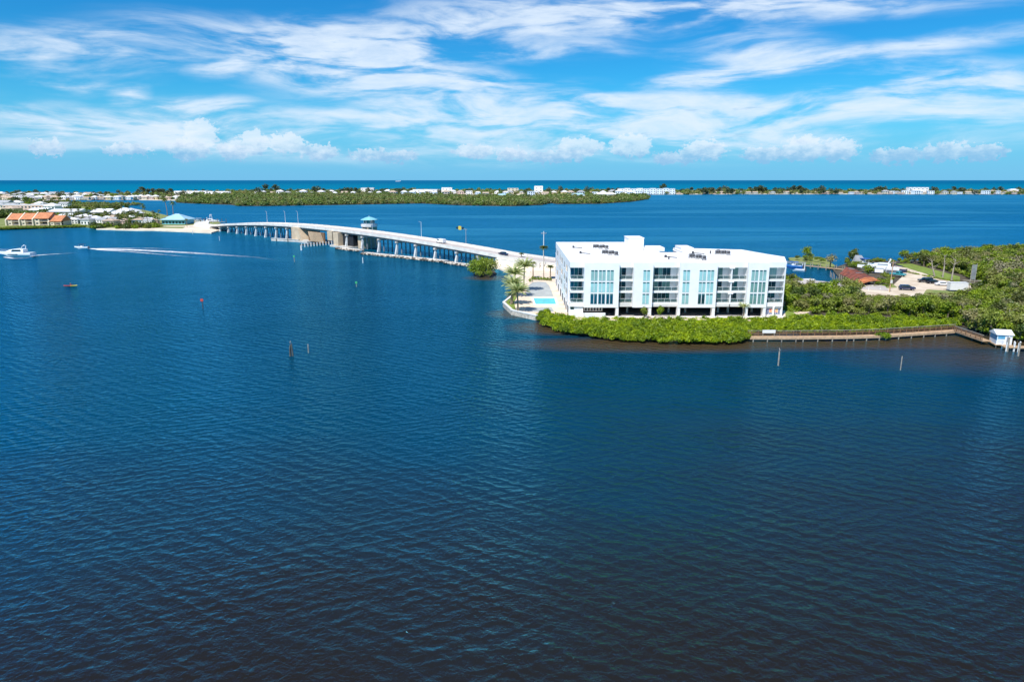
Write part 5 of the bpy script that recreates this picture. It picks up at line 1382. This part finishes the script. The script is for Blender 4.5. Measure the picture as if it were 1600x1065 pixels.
# utility poles
def upole(label, loc, h, mat='wood_tan', cross=True, name='utility_pole'):
    t = thing(name, label, 'utility pole', loc, R(20)); part('pole', MB().tube((0,0,-.3),(0,0,h),.17,.12,8), mat, t)
    if cross:
        part('crossarm', MB().box(-1.1,1.1,-.07,.07,h-.9,h-.75), 'wood_grey', t)
        for a in (-1,-.4,.4,1): part('insulator', MB().tube((a,0,h-.75),(a,0,h-.55),.06,.04,6), 'metal_white', t)
    return t
upole('slim white utility pole standing behind the tall palm on the causeway', P(849,421,1.5), 15.0, 'metal_white')
u2 = upole('tan timber utility pole with a white box beside the dark jeep', P(1390,456,.9), 10.2)
part('meter_box', MB().box(-.3,.3,-.45,-.15,2.9,3.9), 'metal_white', u2)
# osprey platform-like tower
tw = thing('screened_tower', 'grey slatted panel on two timber poles rising from the thicket', 'platform', P(1516,462,.5), R(-10))
for a in (-.65,.65): part('pole', MB().tube((a,0,0),(a,0,9.6 if a<0 else 10.2),.14,.11,7), 'wood_grey', tw)
for i in range(13): part('slat', MB().box(-.62,.62,-.12,-.04,5.2+i*.36,5.2+i*.36+.27), 'metal_grey', tw)
part('crossarm', MB().box(-2.8,2.6,-.1,.1,4.75,4.95), 'wood_dead', tw)
for i in range(5): part('rung', MB().box(-.6,.6,-.06,.06,.8+i*.8,.9+i*.8), 'wood_grey', tw)
# dead trees
def dead(label, loc, h, lean, seed):
    r = random.Random(seed); t = thing('dead_tree', label, 'tree', loc)
    top = Vector((lean, 0, h)); part('trunk', MB().path([(0,0,-.2), top*.5+Vector((r.uniform(-.3,.3),0,0)), top], [.32,.22,.08], 7), 'wood_dead', t)
    for i in range(7):
        f = r.uniform(.4,.95); p_ = top*f; a = r.uniform(0,6.28); l_ = r.uniform(1,2.2)
        part('branch', MB().tube(p_, p_+Vector((math.cos(a)*l_, math.sin(a)*l_, l_*.8)), .08,.03,5), 'wood_dead', t)
dead('bare white dead trunk leaning left behind the parked black cars', P(1461,432,.8), 6.5, -2.2, 1)
dead('pale dead tree with bare branches right of the leaning white trunk', P(1473,434,.8), 8.5, -.4, 2)
dead('thin bare dead tree at the edge of the grass behind the trailer', P(1487,437,.8), 7.5, .5, 3)
dead('dead white snag rising from the thicket above the boathouse', P(1573,512,.5), 4.5, .1, 4)
scatter_gn('bare_scrub', [(x, y, .6) for x, y in scatter_pts(img_poly([(1540,428),(1590,424),(1600,448),(1550,452)],.5)+[], 3.0, random.Random(5))], [crown_mesh('bare_crown', 160+i, 2.2, 1.7, 260, .3, 9, 'twig_dead', base=3.9) for i in range(2)], 4, .8, 1.2)
rn = random.Random(66)
scatter_gn('bare_twigs', [(x, y, .6) for x, y in tp if rn.random() < .10 and clear_scale(x, y, 1) > .85], [crown_mesh('twigs', 170+i, 1.5, 1.2, 170, .2, 8, 'twig_dead', base=4.6) for i in range(2)], 24, .6, 1.0)
# trees behind the lot
rn = random.Random(55)
for i, (x, y) in enumerate(scatter_pts(back_t, 5.6, rn)):
    cr = [mgr, mgo, mgd][i%3]
    ix_ = 800+FPX*x/(y*CP+CAMH*SP)
    wh = 'beside the white leaning trunk' if ix_ < 1480 else ('behind the slatted panel tower' if ix_ < 1560 else 'at the right frame edge by the bay')
    lk = ['taller green tree','sparse olive tree','dark green tree'][i%3]
    tree('mangrove_tree', lk+' in the row '+wh, 'tree', cr, trk, (x, y, .4), rn.uniform(1.15,1.7), rn.uniform(0,6), lk.replace('tree','trees')+' '+wh, rn.uniform(.7,.9))
tree('sea_grape_tree', 'small rounded tree on the sandy spit across the inlet', 'tree', mgr, trk, P(1260,407,.5), 1.15, 0, zs=1.15)
tree('sea_grape_tree', 'dense dark tree standing left of the slate blue tent', 'tree', mgd, trk, P(1333,415,.5), 1.6, 0, zs=.95)
tree('sea_grape_tree', 'broad olive tree on the inlet bank above the rusty shed', 'tree', mgo, trk, P(1297,419,.5), 1.35, 1)
tree('sea_grape_tree', 'green tree crowding the near bank behind the rusty shed roof', 'tree', mgr, trk, P(1355,437,.5), 1.2, 2)
rn = random.Random(8)
rim = []
for line, n, w in (([(1405,423),(1470,437),(1535,449)], 70, 1.2),([(1345,450),(1395,448)], 40, 1.0),([(1440,461),(1535,460)], 50, 1.5),([(1345,463),(1440,466.5),(1500,464)], 90, 1.2)): rim += belt_pts(line, w, n, .8, rn)
scatter_gn('rough_grass', rim, [crown_mesh('tuft', 190+i, .6, .35, 90, .14, 5, 'leaf_olive' if i else 'leaf_lime', base=.2) for i in range(3)], 20, .7, 1.6)
# fence posts by the road
for i, x in enumerate((1309,1325,1357,1375)):
    q = P(x, 454.5, .8); o = tag(part('bollard', MB().cbox(0,0,0,.22,.22,1.0), 'coping'), ['first','second','third','fourth'][i]+' short white post from the left along the sandy road', 'post', 'white posts along the sandy road'); o.location = q

# ------------------------------------------------------------------ left peninsula: townhouses and others
def townhouse(label, x0, x1, ytop, ybase, first=True):
    ybase += .2
    a = P(x0, ybase, .95); b_ = P(x1, ybase, .95); w = (b_-a).length; t = thing('townhouse', label, 'house', (a.x, a.y, .95), 0, 'orange roofed waterfront townhouses')
    h = height_at(a.x, a.y, ytop+9)-.95; dp = 13
    wall = part('wall', MB().box(0,w*.36,0,dp,0,h-.02), 'cream_stucco', t)
    part('wall', MB().box(w*.36,w,3.0,dp,0,h-.02), 'cream_stucco', t)
    # tall gable wall on the left side
    part('gable_wall', MB().add([(-.9,-1.3,0),(-.9,dp+.3,0),(-.9,dp+.3,h),(-.9,dp*.55,h+4.5),(-.9,-1.3,h-.9),(0,-1.3,0),(0,dp+.3,0),(0,dp+.3,h),(0,dp*.55,h+4.5),(0,-1.3,h-.9)],
         [(0,4,3,2,1),(5,6,7,8,9),(0,5,9,4),(4,9,8,3),(3,8,7,2),(2,7,6,1)]), 'cream_stucco', t)
    rf = part('roof', MB().add([(0,-.5,h-.3),(w+.3,-.5,h-.3),(w+.3,dp*.55,h+4.0),(0,dp*.55,h+4.0),(w+.3,dp+.3,h),(0,dp+.3,h),(0,-.5,h-.6),(w+.3,-.5,h-.6)], [(0,1,2,3),(3,2,4,5),(6,7,1,0),(1,7,4,2),(0,3,5,6)]), 'orange_tile', t)
    for k in range(2):
        z = .5+k*h*.48
        part('balcony_opening', MB().box(w*.40,w*.95,2.9,3.0,z,z+h*.36), 'interior_shade', t)  # dark sheet painting the shade inside the balcony
        part('balcony_floor', MB().box(w*.37,w,0,3.0,z-.3,z-.05), 'cream_stucco', t)
        part('railing', MB().box(w*.38,w*.98,.02,.1,z+.6,z+.7), 'metal_white', t)
        part('window', MB().box(w*.12,w*.27,-.05,-.0,z+.6,z+h*.3), 'glass_dark', t)
    part('column', MB().box(w*.93,w,-.02,.4,0,h-.6), 'cream_stucco', t)
townhouse('leftmost orange roofed cream townhouse on the far left shore', 12, 32, 333, 352)
townhouse('second orange roofed cream townhouse from the left on the shore', 33, 53, 332.5, 352)
townhouse('third orange roofed cream townhouse from the left, slightly taller', 54, 77, 331.5, 352)
townhouse('rightmost and lowest of the four orange roofed townhouses', 78, 96, 336, 352)
def house(label, x0, x1, ybase, h, dp, wall_m, roof_m, style='hip', rh=2.5, rows=1, nwin=4, z=.95, name='house', cat='house', group=None, over=.6, rz=0):
    a = P(x0, ybase, z); b_ = P(x1, ybase, z); w = (b_-a).length; t = thing(name, label, cat, (a.x, a.y, z), rz, group)
    part('wall', MB().box(0,w,0,dp,0,h), wall_m, t)
    m_ = MB()
    if style == 'hip': m_.hip(0,w,0,dp,h,rh,over)
    elif style == 'gable': m_.gable(0,w,0,dp,h,rh,over,.15,'x')
    else: m_.box(-.2,w+.2,-.2,dp+.2,h,h+.35)
    part('roof', m_, roof_m, t)
    for r_ in range(rows):
        for i in range(nwin):
            ww = w/nwin; z0 = .7+r_*(h/rows); part('window', MB().box(ww*(i+.25),ww*(i+.75),-.06,-.0,z0,z0+min(1.6,h/rows*.55)), 'glass_dark', t)
    return t
house('long grey commercial building with white roof right of the townhouses', 75, 122, 340, 5.5, 22, 'grey_roof', 'white_roof', 'gable', 2.2, 1, 6, name='store_building', cat='building')
house('low white roofed building with gabled front left of the palms', 143, 170, 341, 5.5, 18, 'cream_stucco', 'white_roof', 'gable', 3.0, 1, 5, name='store_building', cat='building')
house('wide white hipped pavilion roofed building behind two palms', 168, 208, 342.5, 4.8, 20, 'cream_stucco', 'white_roof', 'hip', 5.0, 1, 6, name='restaurant_building', cat='building')
house('small white upper hipped roof annex beside the pavilion building', 190, 210, 339, 5.2, 14, 'cream_stucco', 'white_roof', 'hip', 3.0, 1, 3, name='restaurant_building', cat='building')
house('aqua walled waterfront restaurant with a pale blue hipped roof', 253, 289, 350.5, 3.6, 16, 'aqua_wall', 'blue_roof', 'hip', 4.4, 1, 7, name='restaurant_building', cat='building', over=1.6)
house('small flat white pavilion left of the aqua restaurant', 224, 240, 349.5, 4.2, 9, 'cream_stucco', 'white_roof', 'hip', .8, 1, 3, name='beach_pavilion', cat='building')
house('pink flat roofed apartment row behind the orange townhouses', 5, 72, 331, 7.5, 18, 'pink_stucco', 'white_roof', 'flat', 1, 2, 12, name='apartment_building', cat='building')
house('yellow apartment house at the left edge behind the townhouses', 4, 22, 336, 6.5, 14, 'yellow_stucco', 'tan_roof', 'hip', 2.5, 2, 4, name='apartment_building', cat='building')
house('white low roofed house between the pink row and the grey building', 46, 72, 336, 5.0, 14, 'white_stucco', 'white_roof', 'gable', 2.0, 1, 5, name='house')
house('small pale house behind the shrubs beside the townhouses', 118, 140, 346, 4.2, 10, 'pink_stucco', 'white_roof', 'hip', 2.0, 1, 3, name='house')
house('small white house with grey roof among shrubs above the beach', 126, 141, 351, 3.8, 9, 'white_stucco', 'grey_roof', 'hip', 2.0, 1, 3, name='house')
house('small beach house with tan roof near the palms', 160, 178, 352, 3.5, 9, 'pink_stucco', 'tan_roof', 'hip', 1.8, 1, 3, name='house')
house('low white beach bar left of the small flat pavilion', 206, 222, 350, 3.2, 8, 'white_stucco', 'tan_roof', 'hip', 1.6, 1, 3, name='beach_bar', cat='building')
# smaller sheds, cottages and cabanas packed between the bigger roofs

fp = [far_palm_mesh(200+i, 11+1.0*i) for i in range(4)]
PP = [(193,343,'tallest palm rising over the white pavilion roof'),(196,350,'palm directly before the white pavilion building'),(226,350,'tall twin palm left of the aqua restaurant'),(229,349,'tall right twin palm left of the aqua restaurant'),
 (217,350,'short palm left of the tall twin palms'),(241,350,'first palm left of the aqua roof'),(250,351,'second palm left of the aqua roof, nearer its eave'),(262,345,'left of two palms behind the aqua roof'),(271,344,'right of two palms behind the aqua roof'),
 (161,337,'dark palm behind the white gabled building'),(124,348,'palm beside the long grey building'),(146,346,'palm in front of the white gabled building'),(137,345,'slim palm left of the gabled building'),(292,355,'stout green palm on the sand right of the restaurant'),
 (182,346,'palm before the left corner of the pavilion'),(164,347,'palm in the garden between the pavilion and gabled building'),(248,354,'short palm on the beach left of the restaurant'),(113,346,'palm at the right end of the townhouse lawn')]
for i, (x, y, lb) in enumerate(PP):
    o = tag(part('palm_tree', fp[i%4], None), lb, 'palm', 'palms on the left peninsula'); o.location = P(x, y, .8)
    s_ = {193:1.35,226:1.2,229:.95,262:1.35,271:1.45,292:.5,248:.6}.get(x, .85); o.scale = (1.15*max(.8,s_*.9),)*2+(s_,); o.rotation_euler = (0,0,i*1.3)
# palms of the peninsula, more of them
rn = random.Random(92)
for i in range(30):
    x = rn.uniform(96,250); y = rn.uniform(342,353) if x > 130 else rn.uniform(346,351)
    o = tag(part('palm_tree', fp[i%4], None), 'short garden palm among the roofs of the left shore', 'palm', 'garden palms on the left shore'); o.location = P(x, y, .8)
    z_ = rn.uniform(.42,.75); o.scale = (.9,.9,z_); o.rotation_euler = (0,0,i)
rn = random.Random(91)
hpts = []
small = [crown_mesh('shore_bush', 170+i, 2.4, 1.6, 200, .42, 9, 'leaf_mangrove', base=1.2) for i in range(4)]
smalld = [crown_mesh('shore_bush_dark', 180+i, 2.6, 2.2, 220, .42, 9, 'leaf_dark', base=1.8) for i in range(3)]
scatter_gn('shore_hedge', belt_pts([(-40,359.5),(0,358.3),(60,356.5),(128,354.7)], 8, 420), small, 2, .38, .6)
scatter_gn('beach_shrubs', belt_pts([(138,357),(152,357.3)], 22, 34)+belt_pts([(178,358),(230,358)], 26, 60)+belt_pts([(95,350),(215,351)], 30, 130), small+smalld, 3, .7, 1.3)
scatter_gn('garden_trees', belt_pts([(-30,342),(90,341)], 30, 120)+belt_pts([(95,346),(220,346)], 35, 110)+belt_pts([(20,330),(160,330)], 60, 60)+belt_pts([(-30,322),(75,322)], 80, 130), smalld+small[:2], 4, 1.0, 2.2)
scatter_gn('lagoon_mangroves', belt_pts([(75,322),(120,323),(165,324)], 90, 300), farm[:3]+faro, 5, .5, .8)

# ------------------------------------------------------------------ mangrove island and barrier island
rn = random.Random(101)
ip = scatter_pts(mang_p, 8.5, rn)
scatter_gn('island_mangroves', [(x, y, .3) for x, y in ip], farm+faro[:1], 7, .6, 1.35, (.6,1.45))
# barrier island woodland and gardens
bp_ = [q for q in scatter_pts(island, 22, rn) if abs(q[0]/q[1]) < .85]
def img_x(q): return 800+FPX*q[0]/(q[1]*CP+CAMH*SP)
def img_y(q, z=0):
    v = (q[1], z-CAMH); return 532.5-FPX*(v[0]*SP+v[1]*CP)/(v[0]*CP-v[1]*SP)
woods = []
for q in bp_:
    x = img_x(q)
    dn = .9 if x > 1010 or (280 < x < 640) else .42
    if rn.random() < dn: woods.append((q[0], q[1], 1.0))
scatter_gn('barrier_island_trees', woods, farm+fard[:1]+faro, 8, .9, 1.7, (.6,1.2))
def shore_line(line, n, w, z=1.0): return belt_pts(line, w, n, z, rn)
scatter_gn('far_shore_trees', shore_line([(1015,303.9),(1200,303.4),(1400,303.4),(1600,303.6),(1680,303.9)], 420, 120)+shore_line([(1050,302.4),(1680,302.6)], 260, 90)+shore_line([(400,304.8),(640,304.3),(1000,303.8)], 260, 150)+shore_line([(400,302.8),(1000,302.2)], 110, 90), farm+fard+faro, 18, 1.0, 2.3, (.6,1.3))
scatter_gn('lagoon_shore_trees', shore_line([(78,312.3),(270,311.8)], 60, 60)+shore_line([(0,308),(280,307.3)], 90, 200)+shore_line([(-20,314),(75,313)], 50, 120), farm+fard[:1], 19, .5, .95, (.6,1.1))
# far houses: meshes shared, one object each
def far_house_mesh(i, w, dp, h, wall_m, roof_m, style):
    m_ = MB(); m_.box(-w/2,w/2,-dp/2,dp/2,0,h); m_.cur = 1
    if style == 'flat': m_.box(-w/2-.3,w/2+.3,-dp/2-.3,dp/2+.3,h,h+.5)
    elif style == 'gable': m_.gable(-w/2,w/2,-dp/2,dp/2,h,3.2,.6,.2,'x')
    else: m_.hip(-w/2,w/2,-dp/2,dp/2,h,3.2,.7)
    m_.cur = 2; n = max(2, int(w/4.5))
    for r_ in range(2):
        for k in range(n): x0 = -w/2+w*(k+.25)/n; m_.box(x0, x0+w/n*.5, -dp/2-.08, -dp/2, h*(.12+.45*r_), h*(.38+.45*r_))
    return m_.mesh('far_house', [wall_m, roof_m, 'glass_dark'])
HV = [('white walled beach house with white hip roof','white_stucco','white_roof','hip',15,7.5),('cream beach house with grey roof','cream_stucco','grey_roof','hip',17,7),('pale pink beach house with tan roof','pink_stucco','tan_roof','hip',16,6.5),
      ('white flat roofed beach house','white_stucco','white_roof','flat',14,8),('cream beach house with tan gable roof','cream_stucco','tan_roof','gable',18,6),('white beach house with grey gable roof','white_stucco','grey_roof','gable',20,7),('yellow beach house with white roof','yellow_stucco','white_roof','hip',14,7)]
hm = [far_house_mesh(i, v[4], 11, v[5], v[1], v[2], v[3]) for i, v in enumerate(HV)]
def far_house(x, y, k, s=1.0, z=1.2, label=None, group=True, area='barrier island'):
    o = tag(part('beach_house', hm[k], None), label or HV[k][0]+' on the '+area, 'house', HV[k][0].replace('house','houses')+' on the '+area if label is None else None)
    q = P(x, y, z); o.location = q; o.scale = (s, s, s); o.rotation_euler = (0,0,rn.uniform(-.25,.25)); return o
for i in range(34):   # close left row along the lagoon
    x = 76+i*6.0+rn.uniform(-1,1); y = 311.8+rn.uniform(-.5,.3) if x < 275 else 311
    if x < 280: far_house(x, y, rn.choice([0,1,2,4,0,2,6]), rn.uniform(.45,.8), area='lagoon shore')
for i in range(26):
    x = 100+i*5.6+rn.uniform(-2,2); o = far_house(x, rn.uniform(341.5,351.5), rn.choice([0,1,2,4,2,5]), rn.uniform(.34,.55), z=.85, area='left shore among palms')
for i in range(12):
    far_house(2+i*9+rn.uniform(-2,2), rn.uniform(323,334), rn.choice([0,2,1,5]), rn.uniform(.6,.95), z=.85, area='left shore behind the townhouses')
for i in range(30):
    far_house(2+i*5.4+rn.uniform(-1,1), rn.uniform(305.5,308.2), rn.choice([0,1,3,5,4]), rn.uniform(.5,.95), area='beach front at the left')
for i in range(14):
    far_house(4+i*6+rn.uniform(-1,1), rn.uniform(311,314), rn.choice([0,1,5,4]), rn.uniform(.6,.9), area='inland side at the left')
for i in range(46):
    x = 410+i*13+rn.uniform(-4,4); far_house(x, rn.uniform(303.6,305.2), rn.choice([0,0,1,3,4,6,2]), rn.uniform(.7,1.15), area='middle barrier island')
for i in range(52):
    x = 1052+i*10.6+rn.uniform(-4,4); far_house(x, 303.2+rn.uniform(-.4,.2), rn.choice([2,1,2,4,4,5]), rn.uniform(.4,.8), area='far right barrier island')
for i in range(18):
    x = 1380+i*12+rn.uniform(-4,4); far_house(x, 303.3+rn.uniform(-.3,.2), rn.choice([0,2,1,3]), rn.uniform(.5,1.15), area='far right barrier island')
def block(label, x0, x1, y, h, dp, wall_m='white_stucco', roof_m='white_roof', nw=4, rows=3, style='flat', z=1.2, name='apartment_building'):
    return house(label, x0, x1, y, h, dp, wall_m, roof_m, style, 2.5, rows, nw, z, name, 'building')
block('white hotel block with a flat roof on the middle island', 564, 584, 303, 15, 16)
block('round cornered white hotel behind the mangroves in the middle', 793, 810, 303, 14, 18, 'cream_stucco', nw=3, rows=4)
block('tall white twin tower hotel with dark openings', 835, 848, 303.5, 20, 14, nw=2, rows=3)
block('long white resort left of the palms on the middle island', 645, 687, 303, 11, 20, nw=7, rows=2)
block('white stepped apartment building beside the long white resort', 690, 706, 303.5, 16, 18, nw=3, rows=3)
block('white apartment house with a pitched roof on the middle island', 398, 410, 304, 8, 14, rows=2, style='hip', nw=3)
block('long white low terrace behind the left mangroves, left half', 272, 322, 304.5, 9, 12, nw=9, rows=2)
block('long white low terrace behind the left mangroves, right half', 325, 358, 304.5, 8, 12, nw=6, rows=2)
for i, x in enumerate(range(966,1048,10)):
    block('%s unit from the left in the white terraced resort by the right bay' % ['first','second','third','fourth','fifth','sixth','seventh','eighth','ninth'][i], x, x+8.6, 303.6, 13.5+(i%2), 14, nw=2, rows=3)
for i, x in enumerate((1419,1425.5,1432,1438.5,1445)):
    block('%s cube from the left in the white condominium row at the far right' % ['first','second','third','fourth','fifth'][i], x, x+5.4, 302.8, 16, 12, nw=1, rows=3)
block('white dome roofed villa near the right edge of the frame', 1578, 1592, 303, 10, 12, nw=3, rows=2, style='hip')
house('pale blue roofed house on the mangrove shore in the middle', 1-1+776, 800, 309, 5, 14, 'white_stucco', 'blue_roof', 'hip', 3, 1, 4, .8)
house('blue grey roofed waterfront villa above the right mangroves', 893, 914, 309, 6, 14, 'white_stucco', 'blue_roof', 'hip', 3, 1, 4, .8)
house('long white waterfront villa with blue roof near the mangrove point', 929, 963, 309, 7, 14, 'white_stucco', 'white_roof', 'hip', 3.5, 1, 6, .8)
# casuarina stands
pm_ = [(224,307,6),(232,307,5),(240,307,5),(249,307.2,5),(256,307,5),(262,307.5,4),(268,307,5),(415,303.8,6.5),(431,303.8,6),(505,303,3.5),(543,303.3,4),(549,303.4,4),(556,303.2,4),(950,303,4),(957,303,3.5),(965,303,3.8),(1180,302.5,4.5),(1187,302.4,5),(1172,302.3,4),(1195,302.3,4),(1240,302.5,5),(1248,302.4,5),(1254,302.6,4),(1370,302.5,4),(1490,302.6,4.5),(1500,302.6,4),(1562,303,4.5),(1080,302.6,4),(1114,302.6,4),(1036,302.4,6)]
ptr = MB().tube((0,0,-.3),(0,0,14),.4,.15,6).mesh('trunk', 'bark')
for i, (x, y, s_) in enumerate(pm_):
    area = 'left beach' if x < 300 else ('middle barrier island' if x < 1000 else 'far right barrier island')
    t = thing('casuarina_tree', 'tall feathery dark tree standing above the houses on the %s' % area, 'tree', P(x, y, 1.0), i, 'tall dark trees on the %s' % area)
    k = s_/5.0*(P(x,y).y/1900)*1.15; t.scale = (k*2.4, k*2.4, k*1.35)
    part('trunk', ptr, None, t); part('crown', pine[i%3], None, t)
# far sail/motor boats on the gulf
q = P(622,284.2,0); o = tag(part('distant_boat', hull(30,9,6), 'hull_white'), 'tiny white boat on the horizon above the middle island', 'boat'); o.location = q; o.scale = (3,3,3)
for i, (x, y, lb) in enumerate(((842,323.5,'tiny white boat wake off the mangrove island point'),)):
    pass
